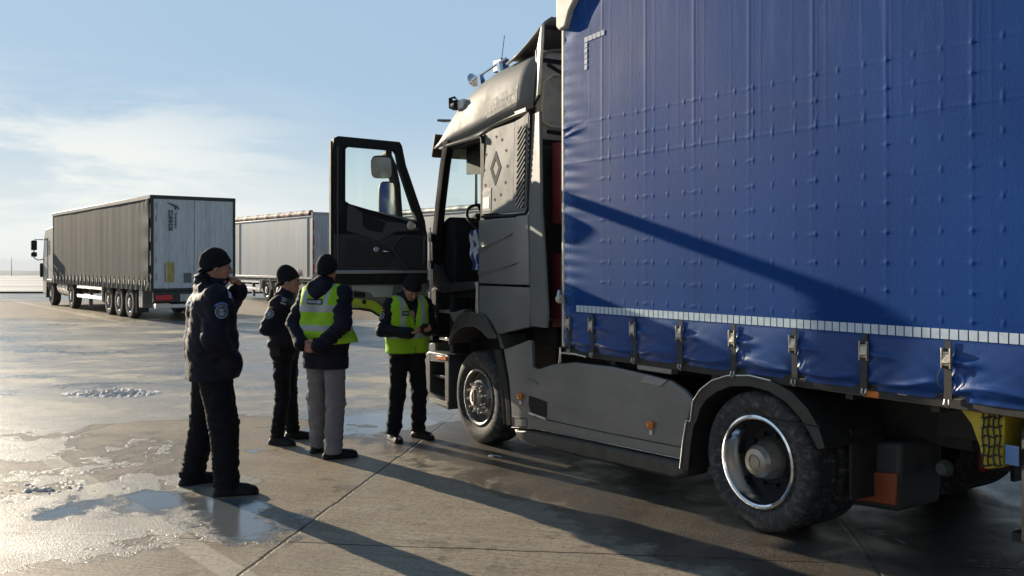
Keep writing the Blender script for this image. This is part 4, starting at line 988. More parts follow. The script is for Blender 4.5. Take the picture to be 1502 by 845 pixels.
salt = t.m('ADD', salt, t.m('MULTIPLY', t.ss(n2, .62, .76), t.m('ADD', .05, t.m('MULTIPLY', t.ss(sx, 3.0, 1.6), .28))))
salt = t.m('ADD', salt, t.m('MULTIPLY', t.ss(sx, 1.62, 1.43), t.m('MULTIPLY', t.ss(n2, .42, .6), .55)))
c = t.mix(t.m('MINIMUM', salt, .8), c, (.17, .27, .50))
t.put(b.inputs['Base Color'], c); t.put(b.inputs['Roughness'], t.mixf(t.ss(sz, 1.38, 1.34), t.lin(n1, .3, .7, .50, .62), .36)); t.put(b.inputs['Specular IOR Level'], t.mixf(t.ss(sz, 1.38, 1.34), .075, .34))
hh = t.m('ADD', t.m('MULTIPLY', n2, .0012), t.m('MULTIPLY', t.noise(o_, 160, 3, .6), .0009))
bn = t.node('ShaderNodeBump'); bn.inputs['Distance'].default_value = 1; bn.inputs['Strength'].default_value = .8; t.put(bn.inputs['Height'], hh); t.put(b.inputs['Normal'], bn.outputs[0])
TARP = m
def npmesh(name, V, F4, material, parent, smooth=True):
    me = bpy.data.meshes.new(name); V = np.asarray(V, np.float32); F4 = np.asarray(F4, np.int32)
    me.vertices.add(len(V)); me.vertices.foreach_set('co', V.ravel()); me.loops.add(F4.size); me.loops.foreach_set('vertex_index', F4.ravel())
    me.polygons.add(len(F4)); me.polygons.foreach_set('loop_start', np.arange(0, F4.size, F4.shape[1], dtype=np.int32)); me.polygons.foreach_set('loop_total', np.full(len(F4), F4.shape[1], np.int32))
    me.update(calc_edges=True)
    if smooth: me.polygons.foreach_set('use_smooth', np.ones(len(F4), bool))
    me.materials.append(material); o = bpy.data.objects.new(name, me); COL.objects.link(o); o.parent = parent; return o
npmesh('curtain', V, q4, TARP, TL)
TW = 2.50
npmesh('curtain', np.stack([XX[::6, ::4], TW + .012 + OO[::6, ::4] * .3, ZZ[::6, ::4]], -1).reshape(-1, 3), (lambda a, b_: np.stack([np.arange(a * b_).reshape(a, b_)[:-1, :-1], np.arange(a * b_).reshape(a, b_)[:-1, 1:], np.arange(a * b_).reshape(a, b_)[1:, 1:], np.arange(a * b_).reshape(a, b_)[1:, :-1]], -1).reshape(-1, 4))(*XX[::6, ::4].shape), TARP, TL)
# reflective tape blocks
TAPE = mat('reflective_tape', (.52, .60, .70), .35, var=.1, vscale=30)
mb = MB(); x = 1.60
while x < X1 - .1:
    w_ = .046; zt = 1.425 - .001; 
    xs_ = [x, x + w_]; V = []
    for zz in (1.37, 1.425):
        for xx in xs_: V.append((xx, -.012 - float(curtain_out(xx, zz)) - .004, zz))
    mb.add([V[0], V[1], V[3], V[2]], [(0, 1, 2, 3)]); x += .053
    if x > 6.5: x += .0
mb.build('reflective_tape', TAPE, TL, fix=False, smooth=False)
mb = MB()
cells = []
def tape_cells(mb, lst):
    for (xx, zz, dx, dz) in lst:
        V = [(a, -.012 - float(curtain_out(a, b_)) - .004, b_) for a, b_ in ((xx, zz), (xx + dx, zz), (xx + dx, zz + dz), (xx, zz + dz))]; mb.add(V, [(0, 1, 2, 3)])
for k in range(5): cells.append((1.715 + k * .052, 3.585 + k * .003, .046, .04))
for k in range(5): cells.append((1.715, 3.36 + k * .045, .036, .038))
tape_cells(mb, cells); mb.build('corner_tape', mat('worn_tape', (.16, .22, .34), .5, var=.3, vscale=40), TL, fix=False, smooth=False)
# straps with over-centre buckles, each a part with its buckle
for k, sx_ in enumerate(straps_x):
    if sx_ > 6.4 and k % 1: continue
    yo = lambda z: -.012 - float(curtain_out(sx_, z)) - .006
    top = 1.365 if k > 0 else 1.33; rndt = rnd.uniform(-.006, .006)
    pts = [(top, .016), (1.30, .020), (1.25, .023), (1.19, .021), (1.10, .022), (1.045, .024)]
    secs = []
    for z, hw in pts:
        y_ = min(yo(z), -.020) ; sh_ = rndt * (1.36 - z) * 8
        secs.append([(sx_ - hw + sh_, y_, z), (sx_ + hw + sh_, y_, z), (sx_ + hw + sh_, y_ - .004, z), (sx_ - hw + sh_, y_ - .004, z)])
    so_ = MB().loft(secs, closed=True, caps=True).build('strap', STRAP, TL)
    y_ = min(yo(1.27), -.02) - .006
    bk = MB().box(sx_ - .028, sx_ - .020, y_ - .020, y_ + .003, 1.215, 1.325).box(sx_ + .020, sx_ + .028, y_ - .020, y_ + .003, 1.215, 1.325)
    bk.cyl((sx_ - .026, y_ - .010, 1.235), (sx_ + .026, y_ - .010, 1.235), .007, n=8).cyl((sx_ - .026, y_ - .010, 1.30), (sx_ + .026, y_ - .010, 1.30), .007, n=8)
    bk.obox((sx_, y_ - .016, 1.27), (.020, 0, 0), (0, .002, .0), (0, .004, .026))
    bk.build('buckle', BUCK, so_, bevel=.002)
    if k % 3 != 1 or k > 3:
        MB().tube([(sx_ - .022, y_ - .012, 1.23), (sx_ - .045, y_ - .02, 1.17), (sx_ - .04, y_ - .02, 1.13), (sx_ - .02, y_ - .012, 1.11)], .003, 5).build('strap_tail', STRAP, so_)
    MB().tube([(sx_ - .012, -.03, 1.05), (sx_ - .015, -.035, 1.025), (sx_, -.02, 1.005), (sx_ + .015, -.035, 1.03), (sx_ + .012, -.03, 1.05)], .006, 6).build('hook', STEEL, so_)
# frame: front bulkhead, corner posts, roof, floor
post = mat('corner_post_pale', (.62, .58, .50), .5, var=.15, dust=(.3, .27, .2), dustamt=.3)
MB().box(1.385, 1.425, -.012, .06, 1.06, 4.02).build('corner_post', post, TL, bevel=.012)
MB().box(1.385, 1.425, TW - .06, TW + .012, 1.06, 4.02).build('corner_post', post, TL, bevel=.012)
MB().box(1.40, 1.43, .06, TW - .06, 1.08, 4.0).build('bulkhead', mat('bulkhead_blue', (.05, .09, .2), .5), TL)
MB().box(1.43, 1.50, -.030, -.016, 3.10, 3.74).build('front_pole', BLK, TL) if False else None
MB().tube([(1.395, -.035, 1.5), (1.39, -.04, 1.53), (1.40, -.05, 1.50), (1.41, -.03, 1.44)], .018, 8).build('curtain_tensioner', STEEL, TL)
MB().lathe([(.034, .0), (.036, .03), (.028, .045), (.001, .045)], (1.405, -.055, 1.47), n=20, axis='x').build('tensioner_knob', post, TL)
cap = [(1.38, 4.12), (1.38, 3.78), (1.42, 3.74), (1.50, 3.755), (1.56, 3.88), (1.64, 3.96), (1.80, 4.05), (1.80, 4.12)]
MB().prism(cap, -.065, .05).build('roof_corner_cap', post, TL, bevel=.012)
MB().prism(cap, TW - .05, TW + .065).build('roof_corner_cap', post, TL, bevel=.012)
MB().box(1.43, X1, -.075, .02, 4.02, 4.10).box(1.43, X1, TW - .02, TW + .075, 4.02, 4.10).build('roof_rail', mat('rail_blue', (.03, .07, .2), .4), TL, bevel=.01)
MB().box(1.40, X1, 0, TW, 4.085, 4.11).build('roof', mat('roof_tarp', (.4, .42, .45), .6), TL)
MB().box(1.42, X1, .0, TW, 1.04, 1.16).build('floor', CHAS, TL)
MB().tube([(1.40, -.03, 1.015), (1.6, -.03, 1.02), (1.75, -.03, 1.01)], .008, 6).tube([(1.395, -.03, 1.06), (1.385, -.03, .96), (1.375, -.03, .92)], .008, 6).tube([(1.41, -.035, 1.06), (1.40, -.03, .93)], .006, 6).build('tie_rod', STEEL, TL)
MB().box(1.42, X1, -.004, .05, 1.0, 1.06).build('side_rail', CHAS, TL, bevel=.006)
MB().box(1.42, X1, TW - .05, TW + .004, 1.0, 1.06).build('side_rail', CHAS, TL, bevel=.006)
cm = MB().box(1.8, X1, .62, .74, .98, 1.04).box(1.8, X1, TW - .74, TW - .62, .98, 1.04).box(4.4, X1, .66, .70, .72, .98).box(4.4, X1, TW - .70, TW - .66, .72, .98)
x = 2.0
while x < X1 - .3: cm.box(x, x + .05, .03, TW - .03, .965, 1.03); x += .55
cm.build('chassis', CHAS, TL)
# rear doors
rd = MB().box(X1, X1 + .05, .0, TW, 1.05, 4.08).build('rear_doors', WHITE, TL, bevel=.01)
mb = MB()
for y in (.35, .85, 1.65, 2.15): mb.cyl((X1 + .075, y, 1.0), (X1 + .075, y, 4.0), .018, n=10)
mb.build('lock_rods', STEEL, rd)
MB().box(X1 - .12, X1 + .02, .12, TW - .12, .40, .52).build('underrun_bar', ALU, TL, bevel=.01)
for y in (.15, TW - .60): MB().box(X1 + .0, X1 + .04, y, y + .45, .60, .74).build('tail_lamp', REDL, TL, bevel=.01)
for x in (10.6, 11.9, 13.2):
    wheel(TL, x, .455, .455, .28, .33, .02, 'trail'); wheel(TL, x, .455, .455, .28, .33, TW - .02, 'trail', sgn=-1)
    MB().cyl((x, .2, .455), (x, TW - .2, .455), .07, n=14).build('axle', CHAS, TL)
# marker lamps and tag under the curtain (seen below the blue sheet)
l1 = tloc(1279, 578, .0); MB().box(l1[0] - .05, l1[0] + .05, -.01, .012, l1[1] - .022, l1[1] + .02).build('marker_lamp', ORANGE, TL, bevel=.012)
l2 = tloc(1324, 576, .0); MB().box(l2[0] - .03, l2[0] + .03, -.006, .01, l2[1] - .014, l2[1] + .012).build('plate_tag', WHITE, TL, bevel=.004)
# yellow pallet-box end with bottle net, dark tool box, mud flap, landing leg
yx = lambda px, py: tloc(px, py, .10)
pts = [yx(1400, 590), yx(1474, 596), yx(1471, 686), yx(1443, 688), yx(1436, 655), yx(1424, 622)]
yb = MB().prism(pts, .10, .42).build('storage_panel', YEL, TL, bevel=.01)
mb = MB()
for r_ in range(6):
    p_ = [yx(1441 + c_ * 6, 612 + r_ * 14 + 2 * math.sin(c_ * 2.1 + r_)) for c_ in range(6)]; mb.tube([(p[0], .090, p[1]) for p in p_], .005, 5)
for c_ in range(4):
    p_ = [yx(1444 + c_ * 8 + 1.5 * math.sin(r_ * 1.9 + c_), 606 + r_ * 13) for r_ in range(7)]; mb.tube([(p[0], .086, p[1]) for p in p_], .005, 5)
mb.build('net', CHAS, yb)
fx0, fz0 = tloc(1480, 640, .08); fx1, fz1 = tloc(1502, 765, .08)
MB().box(5.20, 5.75, .08, .55, .34, .95).build('tool_box', CHAS, TL, bevel=.03)
a = tloc(1484, 668, .07); MB().box(a[0] - .035, a[0] + .035, .072, .079, a[1] - .05, a[1] + .05).build('blue_sticker', mat('sticker_blue', (.05, .13, .35), .5), TL)
for y in (.5, TW - .62):
    lg = MB().box(5.0, 5.14, y, y + .12, .30, 1.0).build('landing_leg', CHAS, TL, bevel=.008)
    MB().box(4.96, 5.18, y - .04, y + .16, .24, .29).build('foot_plate', CHAS, lg)
a = tloc(1380, 688, .75); MB().lathe([(.001, .0), (.035, .0), (.05, .02), (.055, .05)], (a[0], .75, a[1]), n=24).build('spring_cap', mat('dusty_metal', (.09, .10, .09), .6), TL)
# ------------------------------------------------------------------ figures: smooth implicit bodies meshed with surface nets
def surface_nets(D, org, h):
    nx, ny, nz = D.shape; ins = D < 0
    c = [ins[i:nx - 1 + i, j:ny - 1 + j, k:nz - 1 + k] for i in (0, 1) for j in (0, 1) for k in (0, 1)]
    cnt = np.zeros((nx - 1, ny - 1, nz - 1), np.int8)
    for q in c: cnt += q
    I, J, K = np.nonzero((cnt > 0) & (cnt < 8)); nv = len(I)
    idx = -np.ones((nx - 1, ny - 1, nz - 1), np.int32); idx[I, J, K] = np.arange(nv)
    acc = np.zeros((nv, 3)); num = np.zeros(nv)
    offs = [(i, j, k) for i in (0, 1) for j in (0, 1) for k in (0, 1)]
    val = {o: D[I + o[0], J + o[1], K + o[2]] for o in offs}
    for a in offs:
        for ax in range(3):
            if a[ax]: continue
            b_ = list(a); b_[ax] = 1; b_ = tuple(b_); va, vb = val[a], val[b_]
            msk = (va < 0) != (vb < 0); tt = np.where(msk, va / np.where(msk, va - vb, 1), 0)
            p = np.zeros((nv, 3)); p[:] = a; p[:, ax] = tt
            acc[msk] += p[msk]; num[msk] += 1
    V = (np.stack([I, J, K], -1) + acc / num[:, None]) * h + org
    Fs = []
    for ax in range(3):
        sl_a = [slice(1, None)] * 3; sl_b = [slice(1, None)] * 3
        lo = [slice(1, D.shape[q] - 1) for q in range(3)]; hi = list(lo); lo[ax] = slice(0, D.shape[ax] - 1); hi[ax] = slice(1, D.shape[ax])
        A, B = ins[tuple(lo)], ins[tuple(hi)]; m_ = A != B; p = np.argwhere(m_)
        base = p + np.array([0 if q == ax else 1 for q in range(3)]); u, v = (ax + 1) % 3, (ax + 2) % 3
        def g(du, dv):
            q = base.copy(); q[:, u] -= du; q[:, v] -= dv; return idx[q[:, 0], q[:, 1], q[:, 2]]
        quad = np.stack([g(1, 1), g(0, 1), g(0, 0), g(1, 0)], -1); fl = ~A[m_]
        quad[fl] = quad[fl][:, ::-1]; Fs.append(quad)
    F_ = np.concatenate(Fs); F_ = F_[(F_ >= 0).all(1)]
    return V, F_

class SDF:
    def __init__(s, lo, hi, h):
        s.h = h; s.lo = np.array(lo, float); n = np.ceil((np.array(hi) - s.lo) / h).astype(int) + 1
        s.ax = [(s.lo[i] + np.arange(n[i]) * h).astype(np.float32) for i in range(3)]
        s.D = np.full(n, .3, np.float32)
    def sub(s, lo, hi):
        sl = []
        for i in range(3):
            a = max(0, int((lo[i] - s.lo[i]) / s.h)); b_ = min(len(s.ax[i]), int((hi[i] - s.lo[i]) / s.h) + 2)
            if b_ <= a: return None, None
            sl.append(slice(a, b_))
        G = [s.ax[0][sl[0]][:, None, None], s.ax[1][sl[1]][None, :, None], s.ax[2][sl[2]][None, None, :]]
        return tuple(sl), G
    def put(s, lo, hi, fn, k, op='u'):
        mg = k + .035; sl, G = s.sub(np.array(lo) - mg, np.array(hi) + mg)
        if sl is None: return s
        d = fn(G); o = s.D[sl]
        if op == 'u':
            h_ = np.clip(.5 + .5 * (d - o) / k, 0, 1); s.D[sl] = d * (1 - h_) + o * h_ - k * h_ * (1 - h_)
        elif op == 's':
            h_ = np.clip(.5 - .5 * (o + d) / k, 0, 1); s.D[sl] = o * (1 - h_) - d * h_ + k * h_ * (1 - h_)
        return s
    def cap(s, a, b_, r1, r2=None, k=.03, op='u', fr=None):
        a = np.array(a, float); b_ = np.array(b_, float); r2 = r1 if r2 is None else r2
        ab = b_ - a; L = max(1e-9, (ab ** 2).sum())
        if fr is not None:
            wa, wb = fr[0] + fr[1] @ a, fr[0] + fr[1] @ b_; return s.cap(wa, wb, r1, r2, k, op)
        def fn(G):
            px, py, pz = G[0] - a[0], G[1] - a[1], G[2] - a[2]
            t_ = np.clip((px * ab[0] + py * ab[1] + pz * ab[2]) / L, 0, 1)
            return (np.sqrt((px - t_ * ab[0]) ** 2 + (py - t_ * ab[1]) ** 2 + (pz - t_ * ab[2]) ** 2) - (r1 + (r2 - r1) * t_)).astype(np.float32)
        rm = max(r1, r2); return s.put(np.minimum(a, b_) - rm, np.maximum(a, b_) + rm, fn, k, op)
    def ell(s, c, r, k=.03, op='u', fr=None, rot=None):
        c = np.array(c, float); r = np.array(r, float); M = np.eye(3) if rot is None else np.array(rot)
        if fr is not None: c = fr[0] + fr[1] @ c; M = fr[1] @ M
        def fn(G):
            p = [G[i] - c[i] for i in range(3)]
            q = [p[0] * M[0][i] + p[1] * M[1][i] + p[2] * M[2][i] for i in range(3)]
            k0 = np.sqrt(sum((q[i] / r[i]) ** 2 for i in range(3))); k1 = np.sqrt(sum((q[i] / r[i] ** 2) ** 2 for i in range(3)))
            return (k0 * (k0 - 1) / np.maximum(k1, 1e-6)).astype(np.float32)
        rm = r.max(); return s.put(c - rm, c + rm, fn, k, op)
    def half(s, p, n):     # keep the side where (x-p).n < 0
        n = np.array(n, float); n = n / np.linalg.norm(n); G = [s.ax[0][:, None, None], s.ax[1][None, :, None], s.ax[2][None, None, :]]
        d = (G[0] - p[0]) * n[0] + (G[1] - p[1]) * n[1] + (G[2] - p[2]) * n[2]; s.D = np.maximum(s.D, d.astype(np.float32)); return s
    def folds(s, fn, band=.05):
        idx = np.nonzero(np.abs(s.D) < band); P = np.stack([s.ax[i][idx[i]] for i in range(3)], -1); s.D[idx] += fn(P).astype(np.float32); return s
    def build(s, name, material, parent):
        s.D[0] = s.D[-1] = .1; s.D[:, 0] = .1; s.D[:, -1] = .1; s.D[:, :, 0] = .1; s.D[:, :, -1] = .1
        V, F_ = surface_nets(s.D, s.lo, s.h); return npmesh(name, V, F_, material, parent)

def wav(P, f, seed):
    r_ = np.random.RandomState(seed); o = 0
    for i in range(5):
        k = r_.normal(size=3) * f * (1 + .35 * i); k2 = r_.normal(size=3) * f * .6
        o = o + np.sin(P @ k + r_.uniform(0, 6) + 1.6 * np.sin(P @ k2 + i)) / (1 + .35 * i)
    return o / 2.6
def rx(a):
    c_, s_ = math.cos(R(a)), math.sin(R(a)); return np.array([[1, 0, 0], [0, c_, -s_], [0, s_, c_]])
def rz_(a):
    c_, s_ = math.cos(R(a)), math.sin(R(a)); return np.array([[c_, -s_, 0], [s_, c_, 0], [0, 0, 1]])
def ry_(a):
    c_, s_ = math.cos(R(a)), math.sin(R(a)); return np.array([[c_, 0, s_], [0, 1, 0], [-s_, 0, c_]])

SKIN = []
for nm, col in (('skin', (.42, .235, .165)),):
    m, t, b = newmat(nm); o_ = t.node('ShaderNodeTexCoord').outputs['Object']
    n = t.noise(o_, 22, 4, .6); t.put(b.inputs['Base Color'], t.mix(t.ss(n, .35, .7), col, (.46, .20, .14)))
    b.inputs['Roughness'].default_value = .55; b.inputs['Subsurface Weight'].default_value = .15; b.inputs['Subsurface Radius'].default_value = (.02, .008, .005); b.inputs['Subsurface Scale'].default_value = .5
    SKIN.append(m)
SKIN = SKIN[0]
def cloth(name, col, rough=.8, var=.2, fine=420, bmp=.25, sheen=.0, spec=.3):
    m, t, b = newmat(name); o_ = t.node('ShaderNodeTexCoord').outputs['Object']
    n = t.noise(o_, 7, 5, .6); f = t.lin(n, .3, .7, 1 - var, 1 + var)
    mul = t.node('ShaderNodeVectorMath', operation='SCALE'); mul.inputs[0].default_value = col; t.put(mul.inputs['Scale'], f)
    t.put(b.inputs['Base Color'], mul.outputs[0]); b.inputs['Roughness'].default_value = rough; b.inputs['Specular IOR Level'].default_value = spec
    b.inputs['Sheen Weight'].default_value = sheen
    h = t.m('ADD', t.m('MULTIPLY', t.noise(o_, fine, 2, .5), .3), t.m('MULTIPLY', t.noise(o_, 26, 4, .6), 1.0))
    t.put(b.inputs['Normal'], t.bump(h, bmp, .006)); return m
NAVYJ = cloth('navy_shell_fabric', (.0055, .007, .016), .68, spec=.25)
NAVYD = cloth('dark_uniform_cloth', (.005, .0055, .009), .8, spec=.2)
KNIT = cloth('black_knit', (.006, .006, .008), .9, fine=260, bmp=.6)
GREYT = cloth('grey_trouser_cloth', (.21, .197, .205), .8)
LEATH = cloth('black_leather', (.006, .006, .006), .5, spec=.25, bmp=.15)
HOODC = cloth('purple_navy_fabric', (.009, .0085, .020), .75, spec=.2)
def vest_mat(name, bands, vband, zlo):
    m, t, b = newmat(name); o_ = t.node('ShaderNodeTexCoord').outputs['Object']; sx, sy, sz = t.sep(o_)
    wob = t.m('MULTIPLY', t.m('SUBTRACT', t.noise(o_, 5), .5), .02); zz = t.m('ADD', sz, wob)
    f = None
    for z0, z1 in bands:
        q = t.m('MULTIPLY', t.ss(zz, z0 - .002, z0 + .002), t.ss(zz, z1 + .002, z1 - .002)); f = q if f is None else t.m('MAXIMUM', f, q)
    ax_ = t.m('ABSOLUTE', t.m('SUBTRACT', t.m('ABSOLUTE', t.m('ADD', sx, t.m('MULTIPLY', t.m('SUBTRACT', sz, 1.3), 0.0))), vband))
    q = t.m('MULTIPLY', t.ss(ax_, .027, .023), t.ss(zz, bands[0][0], bands[0][0] + .004)); f = t.m('MAXIMUM', f, q)
    n = t.noise(o_, 9, 5, .6)
    lime = t.mix(t.ss(n, .3, .7), (.40, .78, .015), (.50, .88, .03)); grey = t.mix(t.ss(n, .3, .7), (.48, .50, .52), (.62, .65, .67))
    t.put(b.inputs['Base Color'], t.mix(f, lime, grey)); t.put(b.inputs['Roughness'], t.mixf(f, .7, .4))
    h = t.m('ADD', t.m('MULTIPLY', t.noise(o_, 20, 4, .6), 1), t.m('MULTIPLY', t.noise(o_, 300, 2), .2)); t.put(b.inputs['Normal'], t.bump(h, .35, .008))
    # thin fabric lets some light through
    tr_ = t.node('ShaderNodeBsdfTranslucent'); t.put(tr_.inputs[0], t.mix(f, (.42, .70, .02), (.2, .2, .2))); mx = t.node('ShaderNodeMixShader'); mx.inputs[0].default_value = .25
    t.put(mx.inputs[1], b.outputs[0]); t.put(mx.inputs[2], tr_.outputs[0]); t.put(m.node_tree.nodes['Material Output'].inputs[0], mx.outputs[0]); return m

def head_prims(S, fr):
    k = .018
    S.ell((0, -.012, .022), (.077, .098, .098), k, fr=fr); S.ell((0, .028, -.052), (.058, .068, .070), .03, fr=fr)
    S.cap((-.028, .058, -.098), (.028, .058, -.098), .022, k=.02, fr=fr); S.ell((0, .074, -.104), (.020, .018, .018), .015, fr=fr)
    S.cap((-.034, .083, .030), (.034, .083, .030), .011, k=.015, fr=fr)
    for s in (-1, 1):
        S.ell((s * .031, .104, .006), (.017, .018, .012), .012, 's', fr=fr); S.ell((s * .031, .082, .004), (.013, .013, .011), .006, fr=fr)
        S.cap((s * .046, .060, -.028), (s * .034, .066, -.05), .020, .018, .02, fr=fr)
        S.ell((s * .080, -.012, -.012), (.010, .020, .032), .008, fr=fr)
    S.cap((0, .090, .012), (0, .112, -.026), .009, .0135, .012, fr=fr); S.cap((-.013, .097, -.032), (.013, .097, -.032), .009, k=.008, fr=fr)
    S.cap((-.019, .088, -.062), (.019, .088, -.062), .0075, k=.008, fr=fr); S.cap((-.015, .086, -.075), (.015, .086, -.075), .0085, k=.008, fr=fr)

def hand_prims(S, wr, d, n, curl=(25, 35, 30), sc=1.0, side=1, thumb=35):
    """wr wrist, d direction to the knuckles, n palm normal (towards the palm side); fingers bend towards n"""
    d = np.array(d, float); d /= np.linalg.norm(d); n = np.array(n, float); n -= d * n.dot(d); n /= np.linalg.norm(n); s_ = np.cross(d, n) * side
    wr = np.array(wr, float); L = .088 * sc
    for q in (-.026, -.009, .010, .028):
        S.cap(wr + s_ * q * .7 * sc + d * .01, wr + d * L + s_ * q * sc, .014 * sc, .0125 * sc, .012)
    for q, ln, i in ((-.030, .070, 0), (-.010, .080, 1), (.010, .076, 2), (.029, .060, 3)):
        p = wr + d * L + s_ * q * sc; a = 0
        for j, fr_ in enumerate((.45, .32, .23)):
            a += R(curl[j] * (1 + .06 * i)); v = d * math.cos(a) + n * math.sin(a); p2 = p + v * ln * fr_ * sc
            S.cap(p, p2, (.0098 - j * .0008) * sc, (.0092 - j * .0008) * sc, .004); p = p2
    p = wr + d * .022 * sc - s_ * .026 * sc; v = d * math.cos(R(thumb)) - s_ * math.sin(R(thumb)) + n * .25; v /= np.linalg.norm(v)
    S.cap(p, p + v * .045 * sc, .015 * sc, .0115 * sc, .012); v2 = v * .8 + d * .35 + n * .2; v2 /= np.linalg.norm(v2)
    S.cap(p + v * .045 * sc, p + (v * .045 + v2 * .032) * sc, .0112 * sc, .0095 * sc, .005)

def person(label, loc, face_deg, scale, J, jacket, trousers, extra=None):
    """J: joints in the figure's own frame (x right, y forward, z up) for a 1.80 m figure"""
    root = empty('person', (loc[0], loc[1], 0), R(face_deg - 90)); root.scale = (scale,) * 3; tag(root, label, 'person', None)
    hc = np.array(J['head']); hr = J.get('hrot', np.eye(3)); fr = (hc, hr)
    nb = np.array(J.get('neck', (0, 0, 1.50)))
    # ---- body: one continuous skin-coloured figure
    S = SDF((-.62, -.55, 0), (.62, .62, 1.86), .0075)
    head_prims(S, fr)
    S.cap(nb - (0, 0, .05), hc + hr @ np.array((0, -.02, -.06)), .055, .052, .03)
    S.cap((-.06, 0, .98), (.06, 0, .98), .09, k=.04); S.cap((0, 0, .98), (0, .0, 1.32), .10, .11, .05); S.cap(J['sh'][0], J['sh'][1], .055, k=.05); S.cap((0, 0, 1.3), nb, .10, .06, .05)
    for i in (0, 1):
        sh, elb, wr = J['sh'][i], J['el'][i], J['wr'][i]
        S.cap(sh, elb, .045, .038, .03); S.cap(elb, wr, .037, .026, .02)
        hp, kn, an = J['hip'][i], J['kn'][i], J['an'][i]
        S.cap(hp, kn, .07, .048, .04); S.cap(kn, an, .047, .034, .03)
        ft = np.array(J['toe'][i]); S.cap(an, np.array(an) * (1, 1, 0) + (0, 0, .05), .036, .034, .02); S.cap(np.array(an) * (1, 1, 0) + (0, 0, .05), ft * (1, 1, 0) + (0, 0, .038), .032, .026, .02)
        hd = J['hand'][i]; hand_prims(S, wr, hd['d'], hd['n'], hd.get('curl', (20, 30, 25)), side=hd.get('side', 1 if i == 0 else -1), thumb=hd.get('thumb', 35))
    S.build('body', SKIN, root)
    for s in (-1, 1):
        e = hc + hr @ np.array((s * .031, .0865, .004)); MB().sphere(e, .0105, 10, 6).build('eye', mat('eye_dark', (.03, .02, .015), .15, var=0), root)
    # ---- trousers
    tr = trousers; T_ = SDF((-.42, -.40, .02), (.42, .45, 1.12), .0085)
    T_.cap((-.065, -.005, .95), (.065, -.005, .95), tr.get('hipr', .13), k=.05); T_.cap((-.06, .0, 1.02), (.06, .0, 1.02), .125, k=.05)
    for i in (0, 1):
        hp, kn, an = map(np.array, (J['hip'][i], J['kn'][i], J['an'][i]))
        T_.cap(hp, kn, tr['r'][0], tr['r'][1], .04); T_.cap(kn, an - (0, 0, .03), tr['r'][1], tr['r'][2], .03)
        if tr.get('cargo'):
            o_ = np.array((1 if i else -1) * 1.0); c_ = hp * .45 + kn * .55; sg = 1 if i == 1 else -1
            T_.ell(c_ + np.array((sg * tr['r'][0] * .72, 0, .02)), (.035, .075, .085), .015)
    def tf(P):
        z = P[:, 2]; kn = np.exp(-((z - .50) / .12) ** 2); an = np.exp(-((z - .14) / .11) ** 2); cr = np.exp(-((z - .86) / .1) ** 2)
        return tr['fold'] * ((.35 + kn * .6 + an * .9 + .5 * cr) * wav(P * (1, 1, 2.4), 17, tr.get('seed', 1)) + .3 * wav(P, 40, 3))
    T_.folds(tf); T_.half((0, 0, tr.get('hem', .07)), (0, 0, -1)); tro = T_.build('trousers', tr['mat'], root)
    # ---- shoes
    for i in (0, 1):
        an = np.array(J['an'][i]); ft = np.array(J['toe'][i]); dv = ft - an; dv[2] = 0; dv /= np.linalg.norm(dv); sd = np.array((dv[1], -dv[0], 0)); g0 = an * (1, 1, 0)
        B = SDF(np.minimum(g0 - .14, g0 + dv * .22 - .12) * (1, 1, 0) + (0, 0, -.02), np.maximum(g0 + .14, g0 + dv * .22 + .12) * (1, 1, 0) + (0, 0, tr.get('boot', .17) + .06), .006)
        bw = tr.get('bw', 1.0)
        B.cap(g0 - dv * .045 + (0, 0, .036), g0 + dv * .04 + (0, 0, .045), .040 * bw, .042 * bw, .02); B.cap(g0 + dv * .04 + (0, 0, .046), g0 + dv * .135 + (0, 0, .034), .045 * bw, .040 * bw, .02)
        B.ell(g0 + dv * .165 + (0, 0, .034), (.042, .05, .032), .02, rot=np.stack([sd, dv, (0, 0, 1)], 1)); B.cap(g0 + (0, 0, .06), an + (0, 0, tr.get('boot', .17) - .1), .042, .048, .03)
        B.cap(g0 - dv * .05 + (0, 0, .012), g0 + dv * .175 + (0, 0, .012), .046 * bw, .046 * bw, .006)
        B.folds(lambda P: .0018 * wav(P, 60, 4), .03); B.half((0, 0, .001), (0, 0, -1)); B.build('shoe', LEATH, root)
    # ---- jacket
    jk = jacket; h0 = jk.get('hem', .85); A = SDF((-.60, -.45, h0 - .05), (.60, .60, 1.76), .0085)
    bk = jk.get('bulk', 0)
    for s in (-1, 1):
        A.cap((s * .070, .0, h0 - .05), (s * .075, .0, 1.08), .130 + bk, .128 + bk, .05); A.cap((s * .075, .0, 1.08), (s * .105, .0, 1.34), .128 + bk, .125 + bk * .8, .05)
    A.cap(J['sh'][0], J['sh'][1], .080, k=.05); A.cap((0, -.01, 1.36), nb, .11, .085, .05)
    for i in (0, 1):
        sh, elb, wr = map(np.array, (J['sh'][i], J['el'][i], J['wr'][i])); r_ = jk['slv']
        A.cap(sh, elb, r_[0], r_[1], .035); A.cap(elb, wr, r_[1], r_[2], .025)
        A.cap(wr - (wr - elb) * .10, wr - (wr - elb) * .02, r_[2] + .004, k=.008)
    A.cap(nb + (0, -.005, -.03), nb + (0, .01, .045 + jk.get('collar', 0)), .078, .072, .03)
    for e in jk.get('add', []):
        if e[0] == 'ell': A.ell(*e[1:])
        else: A.cap(*e[1:])
    def jf(P):
        z = P[:, 2]; x = np.abs(P[:, 0]); arm = np.clip((x - .17) / .06, 0, 1)
        q = jk['fold'] * ((.6 + .8 * arm + .5 * np.exp(-((z - 1.02) / .1) ** 2)) * wav(P * (1, 1, 2.0), 15, jk.get('seed', 2)) + .45 * wav(P * (1, 1, 1.6), 34, 9))
        return q
